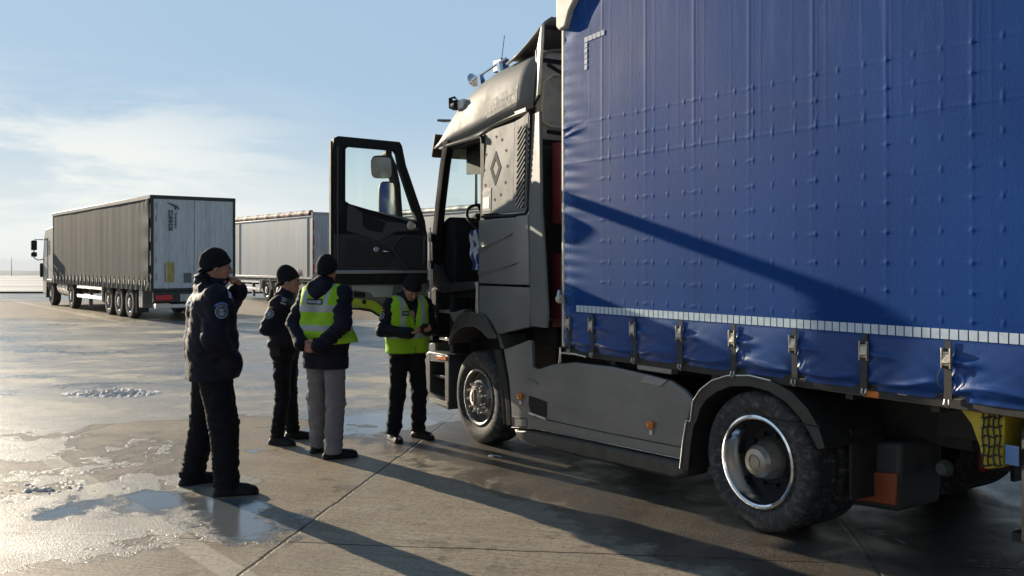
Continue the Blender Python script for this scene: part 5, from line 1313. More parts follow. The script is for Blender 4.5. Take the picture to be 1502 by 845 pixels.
    A.folds(jf); A.half((0, 0, h0), (0, jk.get('tilt', 0), -1))
    # neck opening
    A.cap(nb + (0, .01, .03), hc + (0, .0, -.02), .052, .062, .01, 's')
    ja = A.build('jacket', jk['mat'], root); jt = bvh(ja)
    # ---- beanie
    if J.get('hat', True):
        Hh = SDF(hc - .18, hc + .21, .006); fr2 = fr
        Hh.ell((0, -.018, .030), (.089, .113, .114), .02, fr=fr2); 
        if J.get('tophat'): Hh.ell((0, -.045, .085), (.074, .088, .082), .03, fr=fr2)
        nrm = hr @ np.array((0, .55, -1.0)); pt = hc + hr @ np.array((0, -.014, -.020)); Hh.half(pt, nrm)
        # turned-up cuff
        for j in range(26):
            a0, a1 = 2 * math.pi * j / 26, 2 * math.pi * (j + 1) / 26
            f_ = lambda a: (.0825 * math.sin(a), -.016 + .1045 * math.cos(a), .006 + .050 * math.cos(a))
            Hh.cap(f_(a0), f_(a1), .0105, k=.012, fr=fr2)
        Hh.folds(lambda P: .0022 * wav(P * (1, 1, 1), 45, J.get('hseed', 3)) + J.get('hatfold', 0) * wav(P * (.6, .6, 2), 30, 8), .03); Hh.build('beanie', KNIT, root)
    return root, ja, jt, tro

def decal(body, parent, tree, org, n, ex, polys, material, name, off=.004, back=.25):
    """polys: list of 2-D polygons in the decal plane; projected on to the garment along n"""
    n = Vector(n).normalized(); ex = Vector(ex); ex = (ex - n * ex.dot(n)).normalized(); ey = n.cross(ex) * -1
    if ey.z < 0: ey = -ey
    org = Vector(org); mb = MB()
    for V, F_ in polys:
        W = []
        for v in V:
            p = org + ex * v[0] + ey * v[1]; h_ = tree.ray_cast(p - n * back, n, 2 * back); W.append((h_[0] if h_[0] is not None else p) - n * off)
        mb.add(W, F_)
    return mb.build(name, material, parent, fix=False, smooth=False)
def grid2(w_, h_, nx, ny, cx=0, cy=0):
    V = [(cx - w_ / 2 + w_ * i / nx, cy - h_ / 2 + h_ * j / ny) for i in range(nx + 1) for j in range(ny + 1)]
    return V, [(i * (ny + 1) + j, (i + 1) * (ny + 1) + j, (i + 1) * (ny + 1) + j + 1, i * (ny + 1) + j + 1) for i in range(nx) for j in range(ny)]
def ring2(r0, r1, n=24, a0=0, a1=360, cx=0, cy=0):
    V = []; F_ = []
    for i in range(n + 1):
        a = R(a0 + (a1 - a0) * i / n); V += [(cx + r0 * math.cos(a), cy + r0 * math.sin(a)), (cx + r1 * math.cos(a), cy + r1 * math.sin(a))]
    for i in range(n): F_.append((2 * i, 2 * i + 1, 2 * i + 3, 2 * i + 2))
    return V, F_
PW = mat('patch_grey', (.42, .44, .46), .7, var=.1); PN = mat('patch_navy', (.03, .05, .10), .7, var=.1); PB = mat('patch_blue', (.10, .17, .42), .7, var=.1); PG = mat('patch_gold', (.5, .38, .14), .6, var=.2); PR = mat('patch_red', (.45, .05, .05), .7); REFL = mat('reflective_lettering', (.62, .64, .68), .35, var=.1); PY = mat('patch_yellow', (.6, .45, .05), .7)
def badge(parent, tree, org, n, ex, r=.042, arc=True, flag=False):
    decal(None, parent, tree, org, n, ex, [ring2(0.001, r, 28)], PN, 'sleeve_badge', .004)
    decal(None, parent, tree, org, n, ex, [ring2(r * .86, r, 28), ring2(r * .54, r * .62, 24)], PW, 'badge_ring', .0055)
    decal(None, parent, tree, org, n, ex, [ring2(.001, r * .18, 10, cy=r * .1), ring2(r * .2, r * .46, 6, 200, 340), grid2(r * .14, r * .8, 1, 2), ring2(r * .25, r * .42, 6, 20, 80), ring2(r * .25, r * .42, 6, 100, 160)], PW, 'badge_emblem', .0065)
    if flag:
        for k, m_ in enumerate((PB, PY, PR)): decal(None, parent, tree, org, n, ex, [grid2(.022, .018, 1, 1, -.022 + .022 * k, r + .02)], m_, 'flag_patch', .0055)
    elif arc: decal(None, parent, tree, org, n, ex, [ring2(r * 1.12, r * 1.45, 14, 40, 140)], PB, 'badge_arc', .0055)

def arr(*a): return [np.array(p, float) for p in a]
STD_SH = arr((-.185, 0, 1.435), (.185, 0, 1.435))

# A: large man in a navy parka, near left, seen from behind his right shoulder
thA = 28
J = dict(head=(.02, .035, 1.655), hrot=rz_(-4) @ rx(-6), neck=(0, .0, 1.50), sh=arr((-.195, 0, 1.43), (.20, 0, 1.43)), el=arr((-.30, .10, 1.20), (.285, -.03, 1.15)), wr=arr((-.05, .205, 1.47), (.20, .10, .985)),
         hand=[dict(d=(.35, -.12, .85), n=(.5, -.9, 0), curl=(35, 45, 30), side=1), dict(d=(-.7, .25, -.45), n=(0, -1, 0), side=-1)],
         hip=arr((-.10, 0, .92), (.10, 0, .92)), kn=arr((-.18, -.02, .49), (.17, .06, .49)), an=arr((-.235, -.10, .09), (.225, .07, .09)), toe=arr((-.25, .06, 0), (.27, .22, 0)), hseed=5, hatfold=.002)
A_, ja, jt, tro = person('heavy man in dark navy parka and black beanie, hand raised to his mouth', (-2.36, 7.22), thA, 1.055, J,
    dict(mat=NAVYJ, hem=.83, bulk=.045, slv=(.098, .085, .070), fold=.007, seed=12, collar=.02, tilt=.05, add=[('cap', (-.10, -.07, 1.50), (.10, -.07, 1.50), .045, .045, .03), ('ell', (0, -.055, 1.545), (.092, .07, .03), .014), ('ell', (0, -.060, 1.585), (.085, .062, .026), .012), ('cap', (.04, .125, .92), (.19, .10, .94), .095, .085, .05), ('ell', (0, .06, 1.56), (.075, .075, .05), .02)]),
    dict(mat=NAVYD, r=(.128, .102, .092), fold=.010, seed=21, cargo=True, hem=.055, bw=1.12))
badge(A_, jt, (.29, .02, 1.335), (-1, .10, 0), (0, 1, 0), .047)
decal(None, A_, jt, (.205, .075, 1.445), (-1, -.35, -.45), (-.3, 1, 0), [grid2(.05, .085, 3, 4)], PB, 'epaulette', .005)
decal(None, A_, jt, (.205, .075, 1.445), (-1, -.35, -.45), (-.3, 1, 0), [grid2(.044, .05, 2, 1, 0, -.012)], REFL, 'epaulette_bars', .0065)
V, F_ = text_mesh('JANDARMERIA', .062, .003)
decal(None, A_, jt, (0, -.20, 1.385), (0, 1, 0), (1, 0, 0), [([(v[0] * .62, v[1]) for v in V], F_)], REFL, 'back_lettering', .004)
MB().box(-.02, .02, -.012, .012, -.03, .03).build('belt_pouch', BLK, A_, bevel=.006).location = (.20, .06, .83)

# B: woman/man in dark uniform, further, facing right
thB = -8
J = dict(head=(.0, .045, 1.655), hrot=rz_(8) @ rx(-2), neck=(0, .0, 1.50), sh=arr((-.17, 0, 1.43), (.175, 0, 1.43)), el=arr((-.25, -.02, 1.17), (.265, -.09, 1.18)), wr=arr((-.10, .20, 1.13), (.13, .17, 1.09)),
         hand=[dict(d=(.7, .3, 0), n=(0, -1, 0), curl=(45, 60, 40)), dict(d=(-.8, .3, 0), n=(0, -1, 0), curl=(45, 60, 40))],
         hip=arr((-.09, 0, .92), (.09, 0, .92)), kn=arr((-.12, .0, .49), (.125, .02, .49)), an=arr((-.155, .02, .09), (.155, -.03, .09)), toe=arr((-.19, .18, 0), (.19, .13, 0)), hseed=7, tophat=True)
B_, ja, jt, tro = person('slim officer in dark uniform and tall black beanie, between two bigger men', (-2.25, 9.14), thB, .965, J,
    dict(mat=NAVYJ, hem=.98, bulk=.008, slv=(.078, .068, .055), fold=.007, seed=31, add=[('cap', (-.08, -.055, 1.50), (.08, -.055, 1.50), .035, .035, .03), ('cap', (-.10, -.02, 1.0), (.10, -.02, 1.0), .115, .115, .03)]),
    dict(mat=NAVYD, r=(.098, .076, .070), fold=.009, seed=5, cargo=True, boot=.20))
badge(B_, jt, (.25, -.045, 1.33), (-1, .15, 0), (0, 1, 0), .045, flag=True)
decal(None, B_, jt, (.19, .06, 1.44), (-1, -.35, -.6), (0, 1, 0), [grid2(.055, .09, 3, 4)], PN, 'epaulette', .005)
decal(None, B_, jt, (.19, .06, 1.44), (-1, -.35, -.6), (0, 1, 0), [grid2(.05, .010, 2, 1, 0, -.03), grid2(.05, .010, 2, 1, 0, .03), grid2(.03, .012, 2, 1, 0, .0)], REFL, 'epaulette_bars', .0065)
V, F_ = text_mesh('POLITIA', .05, .002)
decal(None, B_, jt, (.075, .2, 1.28), (0, -1, 0), (-1, 0, 0), [([(v[0] * .75, v[1]) for v in V], F_)], REFL, 'chest_lettering', .004)
bl = MB()
ring_ = [(.178 * math.cos(a), .01 + .15 * math.sin(a), 1.0) for a in [2 * math.pi * k / 32 for k in range(33)]]
bl.tube(ring_, .018, 6, caps=False); bl.box(.16, .215, -.05, .03, .90, 1.02); bl.box(-.05, .02, .14, .19, .93, 1.02)
bl.build('duty_belt', LEATH, B_, bevel=.004)

# C: man in dark parka with lime vest, back to the camera, hands clasped behind him
thC = 62
J = dict(head=(.0, .02, 1.655), hrot=rz_(18) @ rx(-4), neck=(0, .0, 1.50), sh=arr((-.19, 0, 1.43), (.19, 0, 1.43)), el=arr((-.275, -.10, 1.17), (.275, -.10, 1.17)), wr=arr((-.095, -.215, 1.00), (.085, -.205, .99)),
         hand=[dict(d=(.75, -.05, -.25), n=(0, 1, .2), curl=(20, 40, 30), side=-1), dict(d=(-.80, -.12, -.10), n=(0, 1, .2), curl=(25, 40, 30), side=1)],
         hip=arr((-.095, 0, .92), (.095, 0, .92)), kn=arr((-.12, .02, .49), (.12, -.01, .49)), an=arr((-.145, .08, .09), (.145, -.08, .09)), toe=arr((-.13, .26, 0), (.27, .06, 0)), hseed=9)
C_, ja, jt, tro = person('man in grey trousers and lime vest over dark parka, hands clasped behind his back', (-1.72, 8.50), thC, 1.035, J,
    dict(mat=HOODC, hem=.78, bulk=.016, slv=(.086, .074, .060), fold=.008, seed=41, add=[('cap', (-.07, -.085, 1.50), (.07, -.085, 1.50), .060, .060, .04), ('ell', (0, -.10, 1.455), (.09, .05, .05), .03), ('ell', (0, -.045, 1.56), (.09, .065, .05), .025)]),
    dict(mat=GREYT, r=(.102, .083, .080), fold=.008, seed=51, hem=.045, boot=.10, hipr=.125))
VC = vest_mat('lime_vest_banded', [(1.285, 1.345), (1.12, 1.17)], .115, 1.0)
Vv = SDF((-.42, -.33, .93), (.42, .33, 1.56), .0085)
for s in (-1, 1):
    Vv.cap((s * .080, .0, .92), (s * .085, .0, 1.10), .162, .158, .05); Vv.cap((s * .085, .0, 1.10), (s * .105, .0, 1.36), .158, .152, .05)
Vv.cap((-.15, -.0, 1.425), (.15, -.0, 1.425), .100, k=.05); Vv.ell((.20, .03, 1.02), (.10, .11, .11), .04); Vv.cap((.13, -.08, 1.04), (.24, -.02, 1.0), .07, .06, .05)
Vv.folds(lambda P: .007 * (wav(P * (1, 1, 1.5), 13, 77) + .4 * wav(P, 30, 8)))
Vv.half((0, 0, .985), (.1, 0, -1)); Vv.cap((0, -.04, 1.475), (0, .10, 1.62), .105, .14, .01, 's'); Vv.cap((0, -.12, 1.50), (0, -.2, 1.54), .095, .1, .01, 's')
for s in (-1, 1): Vv.cap((s * .30, -.02, 1.20), (s * .275, 0, 1.55), .095, .075, .01, 's'); 
ve = Vv.build('vest', VC, C_); vt = bvh(ve)
decal(None, C_, vt, (0, -.22, 1.375), (0, 1, 0), (1, 0, 0), [grid2(.17, .05, 8, 3)], PN, 'vest_label', .008)
V, F_ = text_mesh('FRONTIEREI', .034, .001)
decal(None, C_, vt, (0, -.22, 1.373), (0, 1, 0), (1, 0, 0), [([(v[0] * .8, v[1]) for v in V], F_)], REFL, 'vest_lettering', .011)

# D: man at the cab in lime vest, head bowed over a phone
thD = -58
hrD = rz_(-2) @ rx(-50)
J = dict(head=(.0, .115, 1.60), hrot=hrD, neck=(0, .015, 1.49), sh=arr((-.185, 0.02, 1.42), (.185, 0.0, 1.42)), el=arr((-.27, .03, 1.15), (.27, -.02, 1.15)), wr=arr((-.10, .27, 1.16), (.10, .26, 1.14)),
         hand=[dict(d=(.35, .8, .1), n=(.3, 0, .9), curl=(25, 35, 30), side=-1), dict(d=(-.45, .75, .1), n=(0, 0, 1), curl=(25, 35, 30), side=1)],
         hip=arr((-.09, 0, .92), (.09, 0, .92)), kn=arr((-.12, .03, .49), (.125, .02, .49)), an=arr((-.14, -.02, .09), (.15, -.03, .09)), toe=arr((-.20, .16, 0), (.17, .16, 0)), hseed=13)
D_, ja, jt, tro = person('man in open lime vest at the cab door, head bowed over his phone', (-1.055, 9.28), thD, .955, J,
    dict(mat=NAVYJ, hem=.90, bulk=.004, slv=(.080, .070, .056), fold=.007, seed=61, add=[('cap', (-.07, -.055, 1.50), (.07, -.055, 1.50), .045, .045, .03)]),
    dict(mat=NAVYD, r=(.105, .082, .080), fold=.011, seed=71, boot=.2, bw=1.05))
VD = vest_mat('lime_vest_open', [(1.075, 1.13)], .115, .93)
Vv = SDF((-.40, -.33, .88), (.40, .33, 1.56), .0085)
for s in (-1, 1):
    Vv.cap((s * .078, .0, .87), (s * .082, .0, 1.10), .158, .150, .05); Vv.cap((s * .082, .0, 1.10), (s * .105, .0, 1.36), .150, .143, .05)
Vv.cap((-.145, -.0, 1.42), (.145, -.0, 1.42), .095, k=.05); Vv.folds(lambda P: .006 * (wav(P * (1, 1, 1.5), 13, 33) + .4 * wav(P, 30, 8)))
Vv.half((0, 0, .915), (0, 0, -1)); Vv.cap((0, -.02, 1.49), (0, .06, 1.62), .10, .14, .01, 's')
for i in range(8):      # V opening and the open front edge
    z = 1.50 - i * .035; Vv.cap((0 - .004 * i, .10, z), (-.004 * i, .30, z), max(.012, .085 - i * .011), max(.012, .085 - i * .011), .006, 's')
Vv.cap((-.03, .12, 1.26), (-.03, .14, .86), .010, .010, .004, 's'); Vv.cap((-.03, .19, 1.26), (-.03, .20, .86), .012, .014, .004, 's')
for s in (-1, 1): Vv.cap((s * .295, .03, 1.15), (s * .272, 0, 1.55), .085, .075, .01, 's')
ve = Vv.build('vest', VD, D_); vt = bvh(ve)
decal(None, D_, vt, (.085, .2, 1.335), (0, -1, 0), (-1, 0, 0), [grid2(.085, .05, 4, 3)], PN, 'vest_label', .004)
V, F_ = text_mesh('POLITIA', .024, .001)
decal(None, D_, vt, (.085, .2, 1.335), (0, -1, 0), (-1, 0, 0), [([(v[0] * .75, v[1]) for v in V], F_)], REFL, 'vest_lettering', .007)
badge(D_, jt, (.262, 0, 1.31), (-1, -.25, 0), (0, 1, 0), .038, flag=True)
decal(None, D_, jt, (.175, .0, 1.47), (-.5, 0, -1), (0, 1, 0), [grid2(.05, .07, 3, 3)], PG, 'epaulette', .005)
wl = np.array((0.0, .365, 1.19)); M_ = D_.matrix_world
PH = empty('phone', (0, 0, 0)); 
c_, s_ = math.cos(R(thD - 90)), math.sin(R(thD - 90)); p = wl * .955
PH.location = (-1.055 + c_ * p[0] - s_ * p[1], 9.28 + s_ * p[0] + c_ * p[1], p[2]); PH.rotation_euler = (R(35), 0, R(thD - 90))
tag(PH, 'dark mobile phone held by the man in the open vest at the cab door', 'phone')
MB().box(-.038, .038, -.08, .08, -.005, .004).build('case', BLK, PH, bevel=.004); MB().box(-.034, .034, -.074, .074, .005, .006).build('screen', mat('phone_screen', (.02, .03, .05), .1, var=0), PH)
# ------------------------------------------------------------------ parked lorries behind
FRZ = math.atan2(-.788, .615)
def fproj(px, Z): return ((px - 751) / FPX * Z, Z)
GREYC = mat('grey_tarpaulin', (.082, .086, .086), .75, spec=.08, var=.12, vscale=.8, dust=(.17, .165, .155), dustamt=.3, stretch=(1, 1, .3))
FDOOR = mat('pale_door_paint', (.66, .72, .78), .5, var=.1, vscale=2, dust=(.25, .25, .24), dustamt=.5, stretch=(1, 8, .4))
FTRIM = mat('dark_trim', (.02, .03, .032), .5, var=.1)
def far_wheel(parent, x, y, Rr, sgn=1):
    w_ = MB().lathe([(Rr * .58, .03), (Rr * .62, .0), (Rr * .9, .0), (Rr, .04), (Rr, .26), (Rr * .9, .3), (Rr * .58, .28)], (0, 0, 0), n=32, sgn=sgn).build('wheel', RUB, parent); w_.location = (x, y, Rr)
    MB().lathe([(Rr * .60, .01), (Rr * .56, .02), (Rr * .5, .10), (Rr * .32, .08), (Rr * .30, .0), (Rr * .16, -.02), (.001, -.02)], (0, 0, 0), n=28, sgn=sgn).build('rim', RIM, w_)
def far_tractor(loc, label, colr, mirrors=True):
    T = empty('tractor_unit', loc, FRZ); tag(T, label, 'tractor unit')
    Wd = 2.48
    body = [(-1.40, .55), (-1.45, 1.3), (-1.36, 2.15), (-1.15, 2.9), (-.9, 3.2), (.55, 3.28), (.62, 3.2), (.62, 1.35), (.50, 1.1), (.35, .95), (-.42, .95), (-.52, .75), (-.58, .45), (-1.35, .42)]
    MB().prism(body, .0, Wd).build('cab', colr, T, bevel=.07, seg=3)
    MB().prism([(-1.22, 2.05), (-1.08, 2.75), (-.50, 2.80), (-.50, 2.05)], -.006, .0).build('window', mat('dark_window', (.01, .012, .014), .08), T, bevel=.002)
    MB().prism([(-.30, 2.1), (-.30, 2.7), (-.02, 2.7), (-.02, 2.1)], -.006, .0).build('side_grille', BLK, T)
    MB().add([(-1.385, .25, 2.12), (-1.385, Wd - .25, 2.12), (-1.17, Wd - .3, 2.85), (-1.17, .3, 2.85)], [(0, 1, 2, 3)]).build('windscreen', mat('dark_window', (.01, .012, .014), .08), T)
    MB().tube([(-.44, -.006, 1.0), (-.44, -.006, 2.8), (-1.05, -.006, 2.82), (-1.25, -.006, 2.1), (-1.3, -.006, 1.0)], .008, 5).build('door_seam', BLK, T)
    MB().prism([(.50, 3.0), (.75, 3.05), (1.0, 3.7), (.9, 3.75), (.4, 3.3)], .15, Wd - .15).build('roof_deflector', colr, T, bevel=.03) if False else None
    far_wheel(T, 0, .04, .50); far_wheel(T, 0, Wd - .04, .50, -1); far_wheel(T, 3.5, .04, .50); far_wheel(T, 3.5, Wd - .04, .50, -1)
    MB().cyl((1.0, .42, .78), (2.75, .42, .78), .36, n=28).build('fuel_tank', mat('tank_alloy', (.42, .40, .37), .45, metal=.6, var=.2), T, angle=60)
    mb = MB()
    for x in (1.3, 1.85, 2.4): mb.lathe([(.365, -.02), (.372, .0), (.365, .02)], (x, .42, .78), n=28, axis='x')
    mb.build('tank_strap', BLK, T)
    MB().box(.3, 4.4, .75, .85, .6, .95).box(.3, 4.4, Wd - .85, Wd - .75, .6, .95).build('chassis', CHAS, T)
    for s, y in ((1, 0), (-1, Wd)):
        mr = MB().box(-1.50, -1.34, y - s * .34 - .11, y - s * .34 + .11, 2.30, 2.72).build('mirror', BLK, T, bevel=.03)
        MB().box(-1.48, -1.34, y - s * .34 - .11, y - s * .34 + .11, 2.02, 2.22).build('mirror_glass_unit', BLK, mr, bevel=.03)
        MB().tube([(-1.30, y, 2.75), (-1.42, y - s * .3, 2.76), (-1.42, y - s * .34, 2.3), (-1.42, y - s * .34, 1.98), (-1.36, y - s * .2, 1.88), (-1.25, y, 1.92)], .022, 6).build('mirror_arm', BLK, mr)
    MB().box(-1.52, -1.44, -.10, .02, 1.15, 1.75).build('corner_mirror', BLK, T, bevel=.03)
    MB().prism([(-.66, .3), (-.60, .95), (-.45, 1.08), (.45, 1.08), (.55, 1.0), (.50, .95), (-.40, .97), (-.52, .85), (-.58, .3)], -.03, .3).build('fender', mat('fender_dark', (.05, .05, .05), .5), T, bevel=.01)
    return T
def far_trailer(loc, label, L, Hh, kind):
    T = empty('semi_trailer', loc, FRZ); tag(T, label, 'semi trailer'); Wd = 2.55; zf = 1.18 if kind == 'curtain' else 1.05
    if kind == 'curtain':
        xs = np.arange(-L, .001, .06); zs = np.arange(.93, Hh - .06, .06); X, Z_ = np.meshgrid(xs, zs, indexing='ij')
        fr = np.clip((X + L) / L, 0, 1)
        O = .0015 * np.sin(X * 8.5) * (.4 + .6 * np.sin(X * .9) ** 2) + .002 * np.sin(X * 3.1 + Z_ * .6) + .003 * np.sin(X * 1.1 + 2) + .02 * np.clip(1 - (Hh - Z_) / .5, 0, 1) * np.sin(X * 14) * np.exp(X * 1.2)
        sk = np.clip((1.35 - Z_) / .3, 0, 1); O += sk * .04 * (np.abs(np.sin(X * math.pi / .55)) - .4)
        O += np.exp(X / .35) * .03 * np.sin(Z_ * 9)
        nz_ = len(zs); id_ = np.arange(len(xs) * nz_).reshape(len(xs), nz_); F4 = np.stack([id_[:-1, :-1], id_[1:, :-1], id_[1:, 1:], id_[:-1, 1:]], -1).reshape(-1, 4)
        npmesh('curtain', np.stack([X, -.01 - O, Z_], -1).reshape(-1, 3), F4, GREYC, T); npmesh('curtain', np.stack([X, Wd + .01 + O * .5, Z_], -1).reshape(-1, 3), F4[:, ::-1], GREYC, T)
        k = 0; x = -.35
        while x > -L + .2:
            st = MB().box(x - .022, x + .022, -.066, -.050, .93, 1.34).build('strap', STRAP, T); MB().box(x - .035, x + .035, -.085, -.066, 1.10, 1.24).build('buckle', STEEL, st); x -= .56
        MB().box(-L, .02, -.04, .06, Hh - .12, Hh).box(-L, .02, Wd - .06, Wd + .04, Hh - .12, Hh).build('roof_rail', mat('rail_grey', (.2, .2, .19), .5), T, bevel=.01)
        MB().box(-L, -L + .08, -.02, .08, .95, Hh).build('corner_post', FTRIM, T)
        MB().tube([(-.02, -.05, Hh - .1), (-.03, -.06, 1.2)], .03, 6).build('rear_post_tube', FTRIM, T)
    else:
        mb = MB().box(-L, .0, .0, .08, 1.12, Hh - .14).box(-L, .0, Wd - .08, Wd, 1.12, Hh - .14)
        mb.build('side_wall', mat('alloy_wall' + kind, (.30, .335, .37) if kind == 'tipper' else (.40, .41, .41), .42, metal=.35, var=.1, vscale=.6, dust=(.3, .28, .25), dustamt=.4, stretch=(3, 1, .3)), T)
        mb = MB(); x = -.45
        while x > -L + .1: mb.box(x - .02, x + .02, -.022, -.002, 1.12, Hh - .16); x -= 7.6
        mb.build('wall_rib', mat('rib_grey', (.22, .23, .24), .5), T)
        MB().box(-L, .02, -.035, .10, 1.06, 1.16).box(-L, .02, -.03, .10, Hh - .20, Hh - .15).build('side_rail', mat('rail_pale', (.55, .55, .54), .4, metal=.3), T, bevel=.01)
        secs = []
        for i in range(61):
            x = -.30 - (L - .3) * i / 60; rr = .15 + .012 * math.sin(i * 1.9) + .01 * math.sin(i * 5.3)
            secs.append([(x, .10 + rr * math.cos(a) * .9, Hh - .05 + rr * math.sin(a)) for a in [2 * math.pi * k / 14 for k in range(14)]])
        MB().loft(secs, closed=True, caps=True).build('rolled_cover', mat('red_brown_cover' if kind == 'tipper' else 'pale_cover', (.26, .17, .15) if kind == 'tipper' else (.34, .33, .31), .7, var=.2, vscale=6), T)
        MB().box(-L, .0, .1, Wd - .1, Hh - .06, Hh - .02).build('roof_cover', mat('pale_cover', (.34, .33, .31)), T)
    MB().box(-L, -L + .05, .0, Wd, .98, Hh).build('front_wall', FDOOR, T)
    MB().box(-L, .0, .0, Wd, .95, 1.10).build('floor', CHAS, T)
    if kind == 'curtain': MB().box(-L, .0, .05, Wd - .05, Hh - .05, Hh - .02).build('roof', GREYC, T)
    # rear doors with ribs, frame, plates
    for y0, y1 in ((.06, Wd / 2 - .01), (Wd / 2 + .01, Wd - .06)):
        d = MB().box(.0, .05, y0, y1, 1.0, Hh - .11)
        y = y0 + .10
        while y < y1 - .08: d.box(.048, .062, y, y + .05, 1.02, Hh - .14); y += .12
        dd = d.build('rear_door', FDOOR, T, bevel=.004)
        MB().cyl((.08, y0 + .38, .98), (.08, y0 + .38, Hh - .12), .013, n=8).build('lock_rod', FDOOR, dd)
    fr_ = MB().box(-.04, .07, -.02, .06, .95, Hh).box(-.04, .07, Wd - .06, Wd + .02, .95, Hh).box(-.04, .075, -.02, Wd + .02, Hh - .11, Hh + .0).box(-.04, .06, -.02, Wd + .02, .92, 1.0)
    frm = fr_.build('rear_frame', FTRIM if kind == 'curtain' else mat('frame_pale', (.46, .47, .48), .45, metal=.2), T, bevel=.012)
    for yy in ((.16,) if kind == 'curtain' else (.03,)):
        mb = MB()
        for k in range(4 if kind == 'curtain' else 0):
            for z in (1.25, 1.75, 2.4, 3.0, 3.4): mb.box(.05, .064, .11 + (k % 2) * .03, .125 + (k % 2) * .03, z + k * .05, z + k * .05 + .03)
        if mb.v: mb.build('hinge_bolts', BLK, frm)
    if kind == 'tipper':
        mb = MB()
        for k in range(4): mb.box(.07, .078, .0, .055, 1.30 + k * .62, 1.30 + k * .62 + .42)
        mb.build('red_marker_strip', REDL, frm)
        MB().box(.068, .08, .2, .45, 1.25, 1.85).build('hazard_plate', YPL, T)
        MB().prism([(-1.35, 1.22), (-1.15, 1.22), (-1.25, 1.50)], -.03, -.015).build('warning_triangle', REDL, T)
        MB().box(-5.9 + 2.7, -5.9 + 3.2, -.03, -.005, .60, .92).build('document_box', mat('box_pale', (.45, .46, .47), .5), T, bevel=.01)
        MB().box(-9.3, -8.8, .02, .5, .55, 1.0).build('document_box', mat('box_pale', (.45, .46, .47), .5), T, bevel=.01)
    if kind == 'curtain':
        MB().box(.062, .070, .38, .66, 1.18, 1.78).build('hazard_plate', mat('dull_yellow_plate', (.42, .33, .10), .6), T); MB().box(.062, .070, .95, 1.18, 1.16, 1.46).build('document_plate', mat('plate_dark', (.12, .14, .14), .5), T)
        text_on('SCHMITZ', .15, (.072, .56, 3.05), (0, 0, 1), (0, -1, 0), 'door_lettering', mat('letter_slate', (.09, .11, .14), .6), T, bold=.012)
        text_on('CARGOBULL', .085, (.072, .70, 3.05), (0, 0, 1), (0, -1, 0), 'door_lettering', mat('letter_slate', (.09, .11, .14)), T, bold=.004)
        MB().add([(.072, y, z) for y, z in ((.40, 3.60), (.58, 3.56), (.76, 3.50), (.82, 3.42), (.81, 3.36), (.75, 3.43), (.70, 3.37), (.67, 3.37), (.65, 3.47), (.52, 3.53))], [tuple(range(10))]).build('bull_logo', mat('letter_slate', (.09, .11, .14)), T)
    lb = MB().box(-.02, .05, .05, Wd - .05, .58, .90).build('lamp_bar', FTRIM, T, bevel=.01)
    for y in (.12, Wd - .62): MB().box(.05, .075, y, y + .50, .64, .80).build('tail_lamp', REDL, T, bevel=.01)
    MB().box(.05, .065, .85, 1.6, .60, .82).build('number_plate', mat('plate_pale', (.5, .52, .54), .5), T)
    MB().box(-.08, .06, .12, Wd - .12, .40, .52).build('underrun_bar', ALU, T, bevel=.01)
    MB().box(-L + .5, -.1, .65, .75, .70, .98).box(-L + .5, -.1, Wd - .75, Wd - .65, .70, .98).build('chassis', CHAS, T)
    for x in (-2.35, -3.60, -4.85): far_wheel(T, x, .03, .50); far_wheel(T, x, Wd - .03, .50, -1)
    for x in (-2.35, -3.6, -4.85): MB().cyl((x, .2, .5), (x, Wd - .2, .5), .07, n=10).build('axle', CHAS, T)
    MB().box(-1.62, -1.58, .02, .4, .2, .92).build('mud_flap', RUB, T); MB().box(-1.35, -.95, .03, .35, .38, .92).build('tool_box', mat('box_grey', (.2, .2, .2), .5), T, bevel=.02)
    if kind == 'tipper':
        for x in (-4.85,):
            secs = [[(x + .60 * math.cos(a), -.01, .5 + .60 * math.sin(a)), (x + .64 * math.cos(a), -.01, .5 + .64 * math.sin(a)), (x + .64 * math.cos(a), .35, .5 + .64 * math.sin(a)), (x + .60 * math.cos(a), .35, .5 + .6 * math.sin(a))] for a in [math.pi * (.02 + .96 * k / 16) for k in range(17)]]
            MB().loft(secs, closed=True, caps=True).build('wheel_fender', mat('fender_pale', (.6, .6, .58), .4), T, angle=50)
    gd = MB(); 
    for z in (.48, .82): gd.box(-9.2, -5.6, .02, .05, z, z + .11)
    gd.build('side_guard', ALU, T, bevel=.006)
    MB().box(-5.62, -5.54, .0, .06, .40, .98).build('guard_post', mat('rail_pale', (.55, .55, .54)), T)
    for y in (.45, Wd - .57): MB().box(-L + 3.9, -L + 4.02, y, y + .12, .12, 1.0).build('landing_leg', STEEL, T)
    MB().box(-L + 4.4, -6.0, .5, .9, .25, .32).build('air_line', ALU, T) if False else None
    return T
def place(px, Z): q = fproj(px, Z); return (q[0], q[1], 0)
UF = Vector((.615, -.788, 0)); INF = Vector((.788, .615, 0))
p1 = Vector(place(221.5, 27.5))
far_trailer(p1, 'grey curtain sided semi trailer with pale rear doors, at the far left', 13.15, 3.80, 'curtain')
far_tractor(p1 - UF * 13.75, 'pale tractor unit in front of the grey curtain sided trailer at the far left', mat('dirty_white_cab', (.40, .40, .37), .5, var=.12, dust=(.3, .28, .24), dustamt=.4))
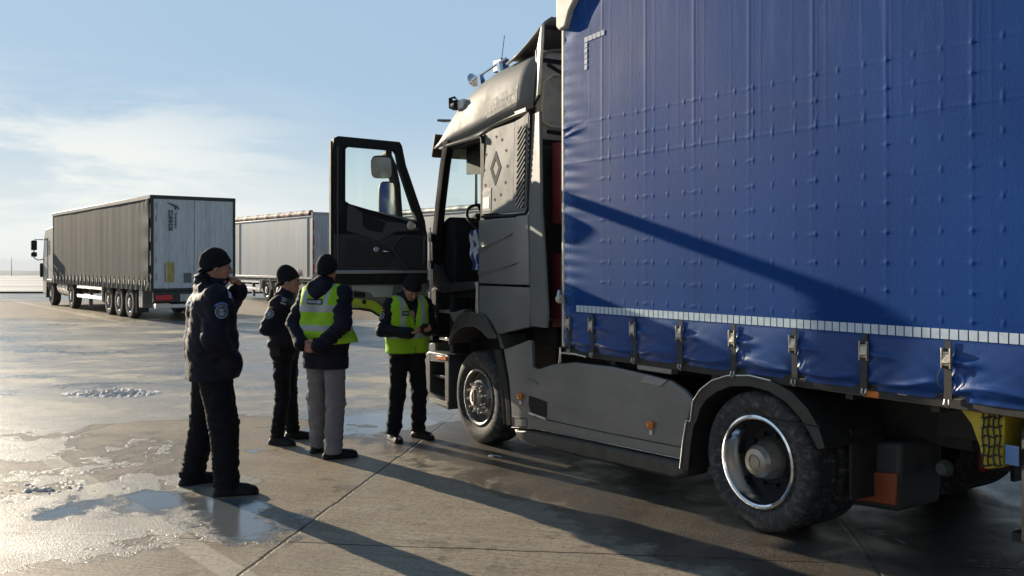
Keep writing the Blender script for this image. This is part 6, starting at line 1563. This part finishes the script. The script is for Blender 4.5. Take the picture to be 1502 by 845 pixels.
p2 = Vector(place(458, 39.0))
far_trailer(p2, 'silver tipper trailer with rolled reddish cover, behind the people', 11.5, 3.92, 'tipper')
p3_ = Vector((-.52, 34.4, 0))
far_trailer(p3_, 'pale box trailer standing beyond the open driver door', 13.2, 3.95, 'box')
# street lamp beyond the cab, and a far mast
SLm = empty('street_lamp', place(698, 46), 0); tag(SLm, 'tall grey street lamp seen behind the cab', 'street lamp')
gal = mat('galvanised', (.12, .13, .14), .5, metal=.5, var=.1); hL = CAMH + 205 * 46 / FPX
MB().tube([(0, 0, 0), (0, 0, hL * .5), (0, 0, hL)], [.11, .09, .06], 10).build('pole', gal, SLm)
MB().tube([(0, 0, hL - .05), (-.5, 0, hL + .05), (-1.2, 0, hL + .10)], .04, 8).build('arm', gal, SLm)
MB().prism([(-1.95, hL + .08), (-1.9, hL + .16), (-1.25, hL + .15), (-1.15, hL + .06), (-1.6, hL + .03)], -.13, .13).build('lamp_head', gal, SLm, bevel=.02)
ms_ = empty('mast', (-18 / 1 - 0, 0, 0)); zz = 1100.0; ms_.location = ((17 - 751) / FPX * zz, zz, -14.2); tag(ms_, 'thin distant mast on the horizon at the far left', 'mast')
MB().tube([(0, 0, 0), (0, 0, 12), (0, 0, 23)], [.5, .4, .2], 6).build('mast_pole', mat('mast_grey', (.25, .27, .3), .6), ms_)
# ------------------------------------------------------------------ winter haze
hzm = bpy.data.materials.new('haze_air'); hzm.use_nodes = True; nt = hzm.node_tree; nt.nodes.remove(nt.nodes['Principled BSDF'])
pv = nt.nodes.new('ShaderNodeVolumePrincipled'); pv.inputs['Color'].default_value = (.86, .92, 1, 1); pv.inputs['Density'].default_value = 0.00013; pv.inputs['Anisotropy'].default_value = 0.0
nt.links.new(pv.outputs[0], nt.nodes['Material Output'].inputs['Volume'])
hb = MB().box(-9500, 9500, -60, 7200, -110, 12).build('haze', hzm, smooth=False); tag(hb, 'pale winter haze over the fields', 'haze', kind='stuff')
print('script time', round(time.time() - T0, 1))
